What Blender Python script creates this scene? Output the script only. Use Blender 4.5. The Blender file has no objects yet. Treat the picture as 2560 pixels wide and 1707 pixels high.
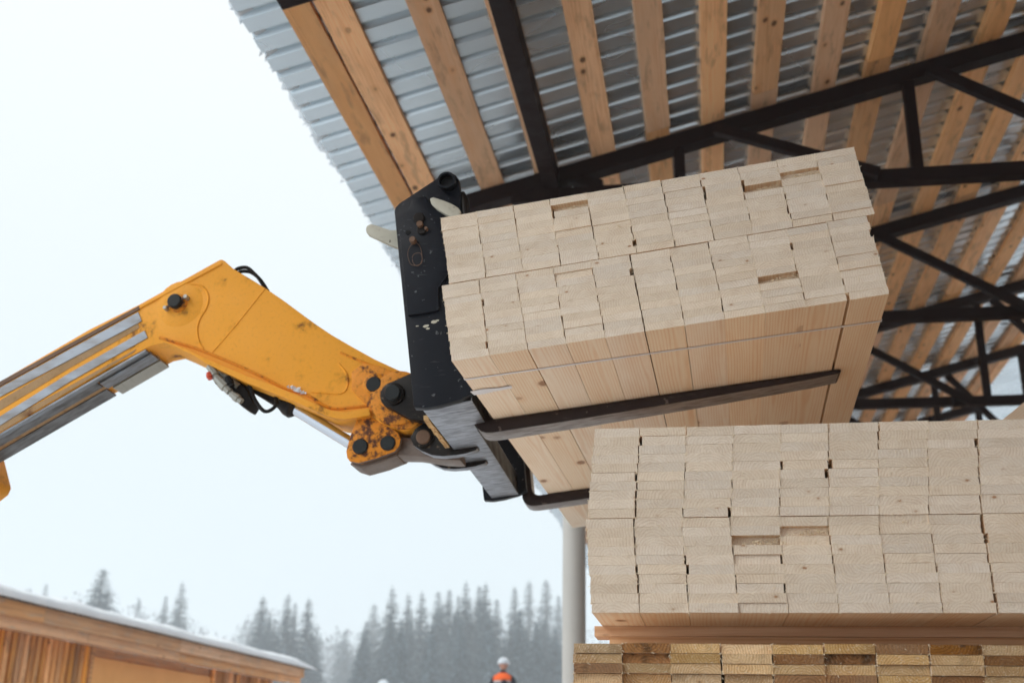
import bpy, bmesh, math, random
import numpy as np
from mathutils import Vector, Matrix

random.seed(7)
rnd = random.Random(11)
scene = bpy.context.scene
COL = scene.collection
R = math.radians

# ------------------------------------------------------------------ camera
cam_d = bpy.data.cameras.new('camera')
cam = bpy.data.objects.new('camera', cam_d)
COL.objects.link(cam)
cam.matrix_world = (Matrix.Translation((0, 0, 1.5)) @ Matrix.Rotation(R(9.67), 4, 'Z')
                    @ Matrix.Rotation(R(90 + 19.95), 4, 'X') @ Matrix.Rotation(R(1.2), 4, 'Z'))
cam_d.sensor_width = 36.0
cam_d.lens = 40.486
cam_d.clip_start = 0.05
cam_d.clip_end = 3000
cam_d.dof.use_dof = True
cam_d.dof.focus_distance = 3.2
cam_d.dof.aperture_fstop = 3.3
cam_d.dof.aperture_blades = 9
scene.camera = cam

# ------------------------------------------------------------------ sky, sun, exposure
SUN_EL, SUN_AZ = R(32), R(-132)          # soft sun behind cloud, to the left and behind the photographer
world = bpy.data.worlds.new('World')
scene.world = world
world.use_nodes = True
wn, wl = world.node_tree.nodes, world.node_tree.links
wn.clear()
sky = wn.new('ShaderNodeTexSky')
sky.sky_type = 'NISHITA'
sky.sun_disc = False
sky.sun_elevation = SUN_EL
sky.sun_rotation = SUN_AZ
bg_sky = wn.new('ShaderNodeBackground')
bg_sky.inputs['Strength'].default_value = 0.06
wl.new(sky.outputs[0], bg_sky.inputs['Color'])
# the closed cloud deck: almost even white, a touch darker and bluer at the horizon
tcw = wn.new('ShaderNodeTexCoord')
sep = wn.new('ShaderNodeSeparateXYZ')
wl.new(tcw.outputs['Generated'], sep.inputs[0])
rampw = wn.new('ShaderNodeValToRGB')
rampw.color_ramp.elements[0].position = 0.0
rampw.color_ramp.elements[0].color = (0.70, 0.81, 0.865, 1)
rampw.color_ramp.elements[1].position = 0.62
rampw.color_ramp.elements[1].color = (0.93, 0.97, 0.985, 1)
e = rampw.color_ramp.elements.new(0.3)
e.color = (0.80, 0.885, 0.925, 1)
e = rampw.color_ramp.elements.new(1.0)
e.color = (1.30, 1.32, 1.32, 1)
wl.new(sep.outputs['Z'], rampw.inputs[0])
bg_cloud = wn.new('ShaderNodeBackground')
bg_cloud.inputs['Strength'].default_value = 1.0
wl.new(rampw.outputs[0], bg_cloud.inputs['Color'])
mixw = wn.new('ShaderNodeMixShader')
mixw.inputs[0].default_value = 0.96
wl.new(bg_sky.outputs[0], mixw.inputs[1])
wl.new(bg_cloud.outputs[0], mixw.inputs[2])
wo = wn.new('ShaderNodeOutputWorld')
wl.new(mixw.outputs[0], wo.inputs['Surface'])

sun_d = bpy.data.lights.new('sun', 'SUN')
sun_d.energy = 1.1
sun_d.angle = R(28)
sun_d.color = (1.0, 0.95, 0.88)
sun = bpy.data.objects.new('sun', sun_d)
COL.objects.link(sun)
sdir = Vector((math.sin(SUN_AZ) * math.cos(SUN_EL), math.cos(SUN_AZ) * math.cos(SUN_EL), math.sin(SUN_EL)))
sun.rotation_euler = sdir.to_track_quat('Z', 'Y').to_euler()
sun.location = sdir * 40

scene.view_settings.view_transform = 'Standard'
scene.view_settings.look = 'None'
scene.view_settings.exposure = 0.15
scene.view_settings.gamma = 1.0
scene.view_settings.use_curve_mapping = False
scene.render.engine = 'CYCLES'
scene.cycles.use_denoising = True
scene.cycles.max_bounces = 7
scene.cycles.diffuse_bounces = 5
scene.cycles.volume_bounces = 2
scene.cycles.use_adaptive_sampling = True

# ------------------------------------------------------------------ materials
class NT:
    def __init__(s, name):
        s.m = bpy.data.materials.new(name)
        s.m.use_nodes = True
        s.t = s.m.node_tree
        s.t.nodes.clear()
        s.out = s.t.nodes.new('ShaderNodeOutputMaterial')
        s.b = s.t.nodes.new('ShaderNodeBsdfPrincipled')
        s.t.links.new(s.b.outputs[0], s.out.inputs[0])
    def n(s, typ, **k):
        o = s.t.nodes.new('ShaderNode' + typ)
        for a, v in k.items():
            if a.startswith('_'):
                setattr(o, a[1:], v)
            else:
                o.inputs[a.replace('_', ' ')].default_value = v
        return o
    def l(s, a, b):
        s.t.links.new(a, b)
    def math(s, op, a, b=None, clamp=False):
        o = s.t.nodes.new('ShaderNodeMath'); o.operation = op; o.use_clamp = clamp
        for i, v in enumerate((a, b)):
            if v is None: continue
            if isinstance(v, (int, float)): o.inputs[i].default_value = v
            else: s.l(v, o.inputs[i])
        return o.outputs[0]
    def vmath(s, op, a, b):
        o = s.t.nodes.new('ShaderNodeVectorMath'); o.operation = op
        for i, v in enumerate((a, b)):
            if isinstance(v, tuple): o.inputs[i].default_value = v
            else: s.l(v, o.inputs[i])
        return o.outputs[0]
    def mix(s, fac, a, b, mode='MIX'):
        o = s.t.nodes.new('ShaderNodeMix'); o.data_type = 'RGBA'; o.blend_type = mode
        if isinstance(fac, (int, float)): o.inputs[0].default_value = fac
        else: s.l(fac, o.inputs[0])
        for i, v in ((6, a), (7, b)):
            if isinstance(v, tuple): o.inputs[i].default_value = (*v[:3], 1)
            else: s.l(v, o.inputs[i])
        return o.outputs[2]
    def ramp(s, fac, stops):
        o = s.t.nodes.new('ShaderNodeMapRange')
        s.l(fac, o.inputs[0])
        o.inputs[1].default_value, o.inputs[2].default_value = stops[0], stops[1]
        o.inputs[3].default_value, o.inputs[4].default_value = (stops[2], stops[3]) if len(stops) > 2 else (0, 1)
        o.clamp = True
        return o.outputs[0]
    def coords(s, scale=(1, 1, 1), rand=True):
        tc = s.t.nodes.new('ShaderNodeTexCoord')
        v = tc.outputs['Object']
        if rand:
            oi = s.t.nodes.new('ShaderNodeObjectInfo')
            s.rand = oi.outputs['Random']
            cx = s.t.nodes.new('ShaderNodeCombineXYZ')
            for i, k in enumerate((37.0, 91.0, 53.0)):
                s.l(s.math('MULTIPLY', oi.outputs['Random'], k), cx.inputs[i])
            s.rv = cx.outputs[0]
            s.raw = v
            v = s.vmath('ADD', v, s.rv)
        if scale != (1, 1, 1):
            v = s.vmath('MULTIPLY', v, scale)
        return v
    def noise(s, vec, scale, detail=3, rough=.55):
        o = s.n('TexNoise', Scale=scale, Detail=detail, Roughness=rough)
        if vec is not None: s.l(vec, o.inputs['Vector'])
        return o.outputs['Fac']
    def bump(s, h, strength, dist=.002):
        o = s.n('Bump', Strength=strength, Distance=dist)
        s.l(h, o.inputs['Height'])
        s.l(o.outputs[0], s.b.inputs['Normal'])

def wood(name, light, dark, ring_amp, ring_w, knots, rough=.65, stain=0.0, stain_col=(.08, .06, .05),
         end=False, tone=.12, bumpy=.25, knot_col=(.16, .07, .03), fleck=0.0, seed=0, pith=.07):
    """solid timber: growth rings run along the piece (local Y), each piece cut from its own place in the log"""
    t = NT(name)
    v = t.coords()
    # pith position, from the piece's own random number
    fr = t.n('TexWhiteNoise', _noise_dimensions='1D')
    t.l(t.math('ADD', t.rand, 3.1 + seed), fr.inputs['W'])
    off = t.vmath('MULTIPLY', t.vmath('SUBTRACT', fr.outputs['Color'], (.5, .5, .35)), (pith * 1.3, 0, pith))
    p = t.vmath('ADD', t.raw, off)
    warp = t.n('TexNoise', Scale=1.0, Detail=2.0)
    t.l(t.vmath('MULTIPLY', v, (16, 1.6, 16)), warp.inputs['Vector'])
    p = t.vmath('ADD', p, t.vmath('MULTIPLY', t.vmath('SUBTRACT', warp.outputs['Color'], (.5, .5, .5)), (.020, 0, .020)))
    p = t.vmath('MULTIPLY', p, (1, .012, 1))
    ln = t.t.nodes.new('ShaderNodeVectorMath'); ln.operation = 'LENGTH'
    t.l(p, ln.inputs[0])
    r = ln.outputs['Value']
    ring = t.math('SINE', t.math('MULTIPLY', r, 2 * math.pi / ring_w))
    ring = t.math('MULTIPLY', t.math('ADD', ring, 1.0), .5)
    ring = t.math('POWER', ring, 2.0)
    slow = t.noise(t.vmath('MULTIPLY', v, (9, 1.0, 9)), 1.6, 3)
    amp = t.math('MULTIPLY', t.ramp(slow, (.3, .7, .35, 1.0)), ring_amp)
    c = t.mix(t.math('MULTIPLY', ring, amp), light, dark)
    # tone of the whole piece
    tn = t.n('TexWhiteNoise', _noise_dimensions='1D')
    t.l(t.math('ADD', t.rand, 9.7), tn.inputs['W'])
    mul = t.ramp(tn.outputs['Value'], (0, 1, 1 - tone, 1 + tone * .6))
    hv = t.t.nodes.new('ShaderNodeHueSaturation')
    t.l(c, hv.inputs['Color']); t.l(mul, hv.inputs['Value'])
    t.l(t.ramp(fr.outputs['Value'], (0, 1, .85, 1.15)), hv.inputs['Saturation'])
    c = hv.outputs[0]
    # blotchy tint
    c = t.mix(t.ramp(slow, (.45, .8, 0, .35)), c, dark)
    # fine fibre
    fib = t.noise(t.vmath('MULTIPLY', v, (420, 9 if not end else 60, 420) if not end else (330, 20, 130)), 1.0, 2, .6)
    c = t.mix(t.ramp(fib, (.35, .7, 0, .22)), c, dark)
    # knots
    vo = t.n('TexVoronoi', Scale=1.0, Randomness=1.0)
    t.l(t.vmath('MULTIPLY', v, (7, 4.2, 7) if not end else (17, .3, 30)), vo.inputs['Vector'])
    kd = t.math('ADD', vo.outputs['Distance'], t.math('MULTIPLY', t.noise(v, 60, 2), .05))
    kn = t.ramp(kd, (knots, knots + .055, 1, 0))
    sel = t.n('TexWhiteNoise', _noise_dimensions='3D')
    t.l(vo.outputs['Position'], sel.inputs['Vector'])
    kn = t.math('MULTIPLY', kn, t.ramp(sel.outputs['Value'], (.5, .55)))
    halo = t.math('MULTIPLY', t.ramp(kd, (knots, knots + .17, .45, 0)), t.ramp(sel.outputs['Value'], (.5, .55)))
    c = t.mix(halo, c, dark)
    c = t.mix(t.math('MULTIPLY', kn, .85), c, knot_col)
    if stain:
        st = t.noise(t.vmath('MULTIPLY', v, (14, 2.4, 14)), 1.0, 5, .65)
        c = t.mix(t.ramp(st, (.53, .66, 0, stain)), c, stain_col)
        st2 = t.noise(t.vmath('MULTIPLY', v, (3, .8, 3)), 1.3, 3, .6)
        c = t.mix(t.ramp(st2, (.5, .72, 0, stain * .5)), c, (.30, .22, .15))
    if fleck:
        fl = t.noise(v, 190, 2, .7)
        c = t.mix(t.ramp(fl, (.57, .66, 0, fleck)), c, (.95, .85, .68))
        fb = t.noise(v, 45, 3, .6)
        c = t.mix(t.ramp(fb, (.52, .7, 0, fleck * .35)), c, dark)
    t.l(c, t.b.inputs['Base Color'])
    t.b.inputs['Roughness'].default_value = rough
    t.b.inputs['Specular IOR Level'].default_value = .25
    h = t.math('ADD', t.math('MULTIPLY', fib, 1.0), t.math('MULTIPLY', ring, .25))
    if end:
        h = t.math('ADD', h, t.math('MULTIPLY', t.noise(v, 260, 3, .7), 1.4))
    t.bump(h, bumpy, .0012)
    return t.m

M_END = wood('fresh_end_grain', (.89, .79, .66), (.62, .47, .33), .46, .0070, .085, end=True, tone=.09, bumpy=.6, rough=.85,
             knot_col=(.40, .19, .08), fleck=.4)
M_SIDE = wood('fresh_planed_pine', (.98, .84, .665), (.80, .51, .29), .62, .0085, .12, tone=.06, bumpy=.10, rough=.5,
              knot_col=(.30, .13, .05))
M_ENDY = wood('yellowed_end_grain', (.84, .60, .32), (.42, .20, .06), .7, .0060, .05, end=True, tone=.38, bumpy=1.0, rough=.9,
              knot_col=(.12, .05, .02), fleck=.4, stain=.35, stain_col=(.14, .075, .03))
M_ENDD = wood('dark_rough_end_grain', (.40, .20, .075), (.14, .055, .018), .7, .0075, .09, end=True, tone=.35, bumpy=1.0, rough=.95,
              knot_col=(.04, .02, .01), fleck=.12, stain=.9, stain_col=(.05, .028, .014))
M_PURLIN = wood('weathered_pine', (.97, .585, .315), (.64, .27, .095), .5, .013, .13, tone=.26, rough=.6, stain=.36,
                stain_col=(.12, .07, .04), knot_col=(.07, .03, .014), bumpy=.15, seed=4, pith=.16)
M_BEARER = wood('shade_toned_reddish_pine', (.78, .53, .34), (.46, .20, .08), .6, .012, .11, tone=.12, rough=.6, bumpy=.15, knot_col=(.10, .04, .02))  # pine tone darkened to carry the shade under the resting bundle
M_DARKSTACK = wood('dark_added_stack_lumber', (.17, .105, .06), (.09, .05, .03), .5, .012, .1, tone=.3, rough=.8)  # dark tone so the added stacks throw little light onto the roof
M_HUT = wood('orange_stained_timber', (.90, .45, .15), (.40, .13, .035), .8, .02, .10, tone=.6, rough=.7, stain=.6,
             stain_col=(.12, .045, .015), seed=8, pith=.2)
M_FASCIA = wood('worn_orange_fascia', (.76, .41, .20), (.40, .17, .07), .5, .03, .10, tone=.2, rough=.7, stain=.55,
                stain_col=(.42, .35, .28), seed=5, pith=.3)
M_SPL = NT('splintered_wood_fibre'); M_SPL.b.inputs['Base Color'].default_value = (.86, .74, .55, 1)
M_SPL.b.inputs['Roughness'].default_value = .8; M_SPL = M_SPL.m

def paint(name, col, rust=0.0, rough=.42, grime=.3, metallic=0.0, rust_col=(.13, .04, .012), chip=None, scale=9, spec=.5, spots=()):
    t = NT(name)
    t.b.inputs['Specular IOR Level'].default_value = spec
    v = t.coords(rand=False)
    n1 = t.noise(v, scale, 6, .65)
    n2 = t.noise(v, 2.2, 3)
    n3 = t.noise(t.vmath('MULTIPLY', v, (3, 1, 3)), 26, 4, .7)
    c = t.mix(t.ramp(n2, (.35, .7, 0, grime * .5)), col, tuple(x * .62 for x in col))
    c = t.mix(t.ramp(n3, (.54, .72, 0, grime)), c, tuple(x * .5 for x in col))
    if rust:
        lo = .72 - rust * .35
        nn_ = n1
        for (sx, sy, sz, rad, amt) in spots:      # wear and grease gather round the joints
            ln = t.t.nodes.new('ShaderNodeVectorMath'); ln.operation = 'DISTANCE'
            t.l(v, ln.inputs[0]); ln.inputs[1].default_value = (sx, sy, sz)
            nn_ = t.math('ADD', nn_, t.ramp(ln.outputs['Value'], (rad * .2, rad, amt, 0)))
        c = t.mix(t.ramp(nn_, (lo - .06, lo + .03, 0, .45)), c, tuple(x * .55 for x in col))
        c = t.mix(t.ramp(nn_, (lo, lo + .1)), c, rust_col)
        c = t.mix(t.ramp(nn_, (lo + .10, lo + .22)), c, (.03, .018, .012))
    if chip:
        n4 = t.noise(v, 34, 3, .6)
        c = t.mix(t.ramp(n4, (.665, .69)), c, chip)
        n5 = t.noise(t.vmath('MULTIPLY', v, (7, 1, 60)), 2.0, 2)
        c = t.mix(t.ramp(n5, (.66, .74, 0, .35)), c, chip)
    t.l(c, t.b.inputs['Base Color'])
    t.b.inputs['Metallic'].default_value = metallic
    t.l(t.ramp(n1, (.3, .7, rough * .8, min(1, rough * 1.35))), t.b.inputs['Roughness'])
    t.bump(t.math('ADD', n3, t.math('MULTIPLY', n1, .6)), .12 + rust * .4, .002)
    return t.m

SPOTS = ((-1.12, 4.0, 2.70, .24, .10), (-1.40, 4.0, 2.70, .20, .05), (-2.18, 4.0, 3.02, .22, .12), (-2.04, 4.0, 3.17, .09, .10), (-1.22, 4.0, 2.60, .14, .08), (-1.25, 4.0, 2.93, .14, .06))
M_YEL = paint('worn_yellow_paint', (.93, .40, .03), rust=.22, grime=.36, rough=.5, spec=.3, spots=SPOTS)
M_YELR = paint('rusty_yellow_paint', (.82, .29, .015), rust=.34, grime=.75, rough=.5, scale=34, spec=.3, spots=SPOTS)
M_YELD = paint('grimy_yellow_paint', (.40, .24, .10), rust=.35, grime=.8, rough=.6)
M_BLACK = paint('scuffed_black_paint', (.006, .008, .014), grime=.3, rough=.40, spec=.16, chip=(.10, .11, .12))
M_BLACKR = paint('oily_black_steel', (.012, .009, .008), grime=.4, rough=.40, spec=.2, chip=(.12, .09, .06))
M_FORK = paint('dark_fork_steel', (.026, .014, .012), grime=.5, rough=.42, metallic=.1, spec=.25, chip=(.12, .09, .08))
M_PIN = paint('greasy_pin_steel', (.014, .018, .020), grime=.5, rough=.42, spec=.25)
M_BOLT = paint('rusty_bolt_steel', (.16, .09, .055), grime=.5, rough=.6)
M_LUG = paint('cream_painted_steel', (.50, .49, .41), grime=.35, rough=.5, chip=(.10, .09, .07))
M_LINKB = paint('worn_link_edge_steel', (.20, .155, .13), rust=.25, grime=.5, rough=.45, metallic=.4)
M_TRUSS = paint('dark_brown_primer_steel', (.013, .0055, .0055), grime=.4, rough=.55, spec=.12)
M_HOSE = paint('black_rubber', (.008, .008, .009), grime=.2, rough=.5, spec=.2)
M_FIT = paint('grey_zinc_fitting', (.42, .42, .38), grime=.6, rough=.4, metallic=.5)
M_RED = paint('red_plastic', (.65, .08, .03), grime=.2)
M_POST = paint('pale_grey_painted_post', (.56, .55, .52), grime=.25, rough=.55)
M_CHROME = NT('polished_rod_chrome'); M_CHROME.b.inputs['Base Color'].default_value = (.62, .66, .72, 1)
M_CHROME.b.inputs['Metallic'].default_value = 1; M_CHROME.b.inputs['Roughness'].default_value = .16; M_CHROME = M_CHROME.m

def brushed(name, col, dark, stretch, rough=.4, metallic=.75, streak=.6):
    t = NT(name)
    v = t.coords(rand=False)
    a = t.noise(t.vmath('MULTIPLY', v, stretch), 1.0, 5, .6)
    b = t.noise(v, 7, 3)
    c = t.mix(t.ramp(a, (.42, .66, 0, streak)), col, dark)
    c = t.mix(t.ramp(b, (.45, .75, 0, .4)), c, dark)
    t.l(c, t.b.inputs['Base Color'])
    t.b.inputs['Metallic'].default_value = metallic
    t.l(t.ramp(a, (.3, .7, rough * .8, rough * 1.3)), t.b.inputs['Roughness'])
    t.bump(a, .2, .002)
    return t.m

M_BRUSH = brushed('bare_scraped_steel', (.42, .455, .52), (.06, .06, .07), (14, 60, 14))
M_WEAR = brushed('worn_slide_strip_steel', (.27, .30, .345), (.15, .125, .10), (5, 60, 22), rough=.38)
M_WEARB = brushed('worn_boom_underside', (.17, .17, .175), (.05, .045, .04), (4, 50, 30), rough=.42)
M_FORKB = brushed('worn_fork_underside', (.34, .31, .30), (.10, .08, .07), (16, 50, 50), rough=.4, metallic=.6)

def metal_sheet():
    t = NT('galvanised_sheet')
    v = t.coords(rand=True)
    n = t.noise(v, 1.2, 1)
    c = t.mix(n, (.68, .77, .83), (.60, .69, .75))
    t.l(c, t.b.inputs['Base Color'])
    t.b.inputs['Metallic'].default_value = .8
    t.l(t.ramp(n, (.3, .7, .18, .32)), t.b.inputs['Roughness'])
    return t.m
M_SHEET = metal_sheet()

def simple(name, col, rough=.8, nz=0.0, scale=5, col2=None, spec=.3, bump=0, bdist=.01):
    t = NT(name)
    if nz:
        v = t.coords(rand=False)
        n = t.noise(v, scale, 5, .6)
        t.l(t.mix(t.ramp(n, (.5 - nz, .5 + nz)), col, col2 or tuple(x * .6 for x in col)), t.b.inputs['Base Color'])
        if bump: t.bump(n, bump, bdist)
    else:
        t.b.inputs['Base Color'].default_value = (*col, 1)
    t.b.inputs['Roughness'].default_value = rough
    t.b.inputs['Specular IOR Level'].default_value = spec
    return t.m

M_SNOW = simple('snow', (.84, .87, .90), .7, .25, 3, (.74, .78, .82), bump=.5, bdist=.05)
M_YARD = simple('trodden_sawdust_snow', (.20, .105, .055), .9, .2, 2.2, (.12, .062, .033), bump=.5, bdist=.03)
M_BARK = simple('spruce_bark', (.055, .045, .04), .9, .2, 30)
M_NEEDLE = simple('spruce_needles', (.028, .050, .056), .85, .25, 1.5, (.050, .078, .085))
M_FROST = simple('frosted_needles', (.25, .32, .37), .85, .25, 2.5, (.12, .17, .20))
M_TWIG = simple('bare_birch_twigs', (.11, .12, .13), .9, .2, .3, (.17, .18, .19))
M_FRINGE = bpy.data.materials.new('thin_translucent_snow'); M_FRINGE.use_nodes = True
_t = M_FRINGE.node_tree; _t.nodes.clear()
_o = _t.nodes.new('ShaderNodeOutputMaterial'); _m = _t.nodes.new('ShaderNodeMixShader'); _d = _t.nodes.new('ShaderNodeBsdfDiffuse'); _r = _t.nodes.new('ShaderNodeBsdfTranslucent')
_d.inputs[0].default_value = (.86, .89, .92, 1); _r.inputs[0].default_value = (.86, .90, .93, 1); _m.inputs[0].default_value = .55
_t.links.new(_d.outputs[0], _m.inputs[1]); _t.links.new(_r.outputs[0], _m.inputs[2]); _t.links.new(_m.outputs[0], _o.inputs[0])
M_STRAP = NT('clear_plastic_strap'); M_STRAP.b.inputs['Base Color'].default_value = (.88, .88, .93, 1)
M_STRAP.b.inputs['Roughness'].default_value = .3; M_STRAP.b.inputs['Alpha'].default_value = .9; M_STRAP = M_STRAP.m
M_ORANGE = simple('high_visibility_orange', (.95, .16, .03), .8, .2, 6, (.85, .13, .03))
M_NAVY = simple('dark_navy_cloth', (.018, .022, .032), .85)
M_REFL = simple('grey_reflective_tape', (.45, .45, .45), .4)
M_HELM = simple('white_helmet_plastic', (.62, .68, .74), .3, spec=.5)
M_SKIN = simple('skin', (.55, .30, .22), .6)

# ------------------------------------------------------------------ mesh helpers
def mesh_obj(name, verts, faces, mats, parent=None, loc=(0, 0, 0), smooth=False, fmat=None, rot=None):
    me = bpy.data.meshes.new(name)
    me.from_pydata([tuple(v) for v in verts], [], faces)
    for m in (mats if isinstance(mats, (list, tuple)) else [mats]):
        me.materials.append(m)
    if fmat is not None:
        me.polygons.foreach_set('material_index', fmat)
    if smooth:
        me.polygons.foreach_set('use_smooth', [True] * len(me.polygons))
    me.update()
    return put(name, me, parent, loc, rot)

def put(name, me, parent=None, loc=(0, 0, 0), rot=None):
    o = bpy.data.objects.new(name, me)
    COL.objects.link(o)
    o.parent = parent
    o.location = loc
    if rot is not None: o.rotation_euler = rot
    return o

def tag(o, label=None, cat=None, group=None, kind=None):
    if label: o['label'] = label
    if cat: o['category'] = cat
    if group: o['group'] = group
    if kind: o['kind'] = kind
    return o

def empty(name, loc, rot=(0, 0, 0)):
    o = bpy.data.objects.new(name, None)
    o.empty_display_size = .2
    COL.objects.link(o)
    o.location = loc
    o.rotation_euler = rot
    return o

class MB:
    def __init__(s): s.v, s.f, s.m = [], [], []
    def add(s, vs, fs, mi=0):
        k = len(s.v)
        s.v += [tuple(v) for v in vs]
        s.f += [tuple(i + k for i in f) for f in fs]
        s.m += [mi] * len(fs)
    def box(s, a, b, mi=0, fn=None):
        x0, y0, z0 = a; x1, y1, z1 = b
        vs = [(x0, y0, z0), (x1, y0, z0), (x1, y1, z0), (x0, y1, z0), (x0, y0, z1), (x1, y0, z1), (x1, y1, z1), (x0, y1, z1)]
        if fn: vs = [fn(v) for v in vs]
        s.add(vs, [(0, 3, 2, 1), (4, 5, 6, 7), (0, 1, 5, 4), (1, 2, 6, 5), (2, 3, 7, 6), (3, 0, 4, 7)], mi)
    def tube(s, pts, r, n=8, mi=0, cap=True):
        pts = [Vector(p) for p in pts]
        rr = r if isinstance(r, (list, tuple)) else [r] * len(pts)
        up = None
        vs, fs = [], []
        for i, p in enumerate(pts):
            d = (pts[min(i + 1, len(pts) - 1)] - pts[max(i - 1, 0)]).normalized()
            if up is None:
                up = d.cross(Vector((0, 0, 1)))
                if up.length < .1: up = d.cross(Vector((1, 0, 0)))
            up = (up - d * up.dot(d)).normalized()
            w = d.cross(up)
            for j in range(n):
                a = 2 * math.pi * j / n
                vs.append(p + (up * math.cos(a) + w * math.sin(a)) * rr[i])
        for i in range(len(pts) - 1):
            for j in range(n):
                fs.append((i * n + j, i * n + (j + 1) % n, (i + 1) * n + (j + 1) % n, (i + 1) * n + j))
        if cap:
            fs.append(tuple(range(n - 1, -1, -1)))
            fs.append(tuple(range((len(pts) - 1) * n, len(pts) * n)))
        s.add(vs, fs, mi)
    def extrude(s, poly, y0, y1, fn, mi=0, mi_side=None):
        """poly = (x, z) outline, thickness y0..y1, fn maps (x, y, z) into the world"""
        n = len(poly)
        area = sum(poly[i][0] * poly[(i + 1) % n][1] - poly[(i + 1) % n][0] * poly[i][1] for i in range(n))
        if area < 0: poly = poly[::-1]
        vs = [fn((x, y0, z)) for x, z in poly] + [fn((x, y1, z)) for x, z in poly]
        s.add(vs, [tuple(range(n)), tuple(range(2 * n - 1, n - 1, -1))], mi)
        s.add(vs, [(i, i + n, (i + 1) % n + n, (i + 1) % n) for i in range(n)], mi if mi_side is None else mi_side)
    def build(s, name, mats, parent=None, loc=(0, 0, 0), smooth=False, bevel=0, rot=None, merge=False):
        L = Vector(loc)
        vs = [tuple(Vector(v) - L) for v in s.v]
        o = mesh_obj(name, vs, s.f, mats, parent, loc, smooth, s.m, rot)
        if bevel or merge:
            bm = bmesh.new(); bm.from_mesh(o.data)
            bmesh.ops.remove_doubles(bm, verts=bm.verts, dist=1e-5)
            bmesh.ops.recalc_face_normals(bm, faces=bm.faces)
            if bevel:
                es = [e for e in bm.edges if len(e.link_faces) == 2 and e.calc_face_angle(0) > R(38)]
                bmesh.ops.bevel(bm, geom=es, offset=bevel, segments=2, affect='EDGES', profile=.6, clamp_overlap=True)
            bm.to_mesh(o.data); bm.free()
            o.data.update()
        return o

def smooth_by_angle(o, ang=35):
    me = o.data
    me.polygons.foreach_set('use_smooth', [True] * len(me.polygons))
    try: me.set_sharp_from_angle(angle=R(ang))
    except Exception: pass

def smoothpath(pts, n=6, closed=False):
    """Catmull-Rom through the points"""
    P = [Vector(p) for p in pts]
    out = []
    m = len(P)
    for i in range(m if closed else m - 1):
        p0 = P[(i - 1) % m] if closed or i > 0 else P[0]
        p1, p2 = P[i], P[(i + 1) % m]
        p3 = P[(i + 2) % m] if closed or i + 2 < m else P[-1]
        for k in range(n):
            t = k / n
            out.append(.5 * ((2 * p1) + (-p0 + p2) * t + (2 * p0 - 5 * p1 + 4 * p2 - p3) * t * t + (-p0 + 3 * p1 - 3 * p2 + p3) * t ** 3))
    if not closed: out.append(P[-1])
    return out

# ------------------------------------------------------------------ ground
def ground_h(x, y):
    d = math.hypot(x, y)
    t = min(1, max(0, (d - 14) / 12)); t = t * t * (3 - 2 * t)
    h = 1.82 * t
    if d > 30: h += (min(d, 400) - 30) * .035
    return h
gx = [-600, -400, -260, -180, -130, -100, -80, -64, -52, -42, -34, -28, -23, -19, -16, -13, -10.5, -8, -6, -4.5, -3, -2, -1, 0, 1, 2, 3, 5, 7, 10, 13, 16, 20, 25, 32, 42, 56, 75, 100, 140, 200, 300, 450, 600]
gv, gf = [], []
for y in gx:
    for x in gx:
        gv.append((x, y, ground_h(x, y) + (0 if abs(x) + abs(y) < 8 else rnd.uniform(-.06, .06))))
n = len(gx)
for j in range(n - 1):
    for i in range(n - 1):
        gf.append((j * n + i, j * n + i + 1, (j + 1) * n + i + 1, (j + 1) * n + i))
tag(mesh_obj('snow_ground', gv, gf, M_SNOW, smooth=True), kind='structure')
# trodden yard under the roof
yv, yf = [], []
nx, ny = 24, 56
for j in range(ny + 1):
    for i in range(nx + 1):
        x = .1 + 11.0 * i / nx + (rnd.uniform(-.35, .25) if i in (0, nx) else 0)
        y = -12.0 + 41 * j / ny + (rnd.uniform(-.3, .3) if j in (0, ny) else 0)
        xl = -2.3 if y < 1.5 else -2.3 + 2.4 * min(1, (y - 1.5) / 1.6)
        x = xl + (11.1 - xl) * i / nx + (rnd.uniform(-.25, .15) if i in (0, nx) else 0)
        yv.append((x, y, max(ground_h(x, y), 0) + .07 + rnd.uniform(-.012, .012)))
for j in range(ny):
    for i in range(nx):
        a = j * (nx + 1) + i
        yf.append((a, a + 1, a + nx + 2, a + nx + 1))
tag(mesh_obj('yard_ground', yv, yf, M_YARD, smooth=True), kind='structure')

# ------------------------------------------------------------------ open shed
TAN = .2588
RZ = 6.0                                   # underside of the purlins at x = 0
T0, DT = 4.94, 2.86
NT_ = 9
Y_FRONT, Y_BACK = -7.4, T0 + DT * (NT_ - 1) + .6
CA = math.atan(TAN)
shed = empty('timber_shed', (0, 12, 0))
tag(shed, 'open shed with galvanised roof on pine planks and dark steel trusses, snow along its edge', 'shed')
SL = Vector((0, 12, 0))
def zroof(x): return RZ + TAN * x

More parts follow.
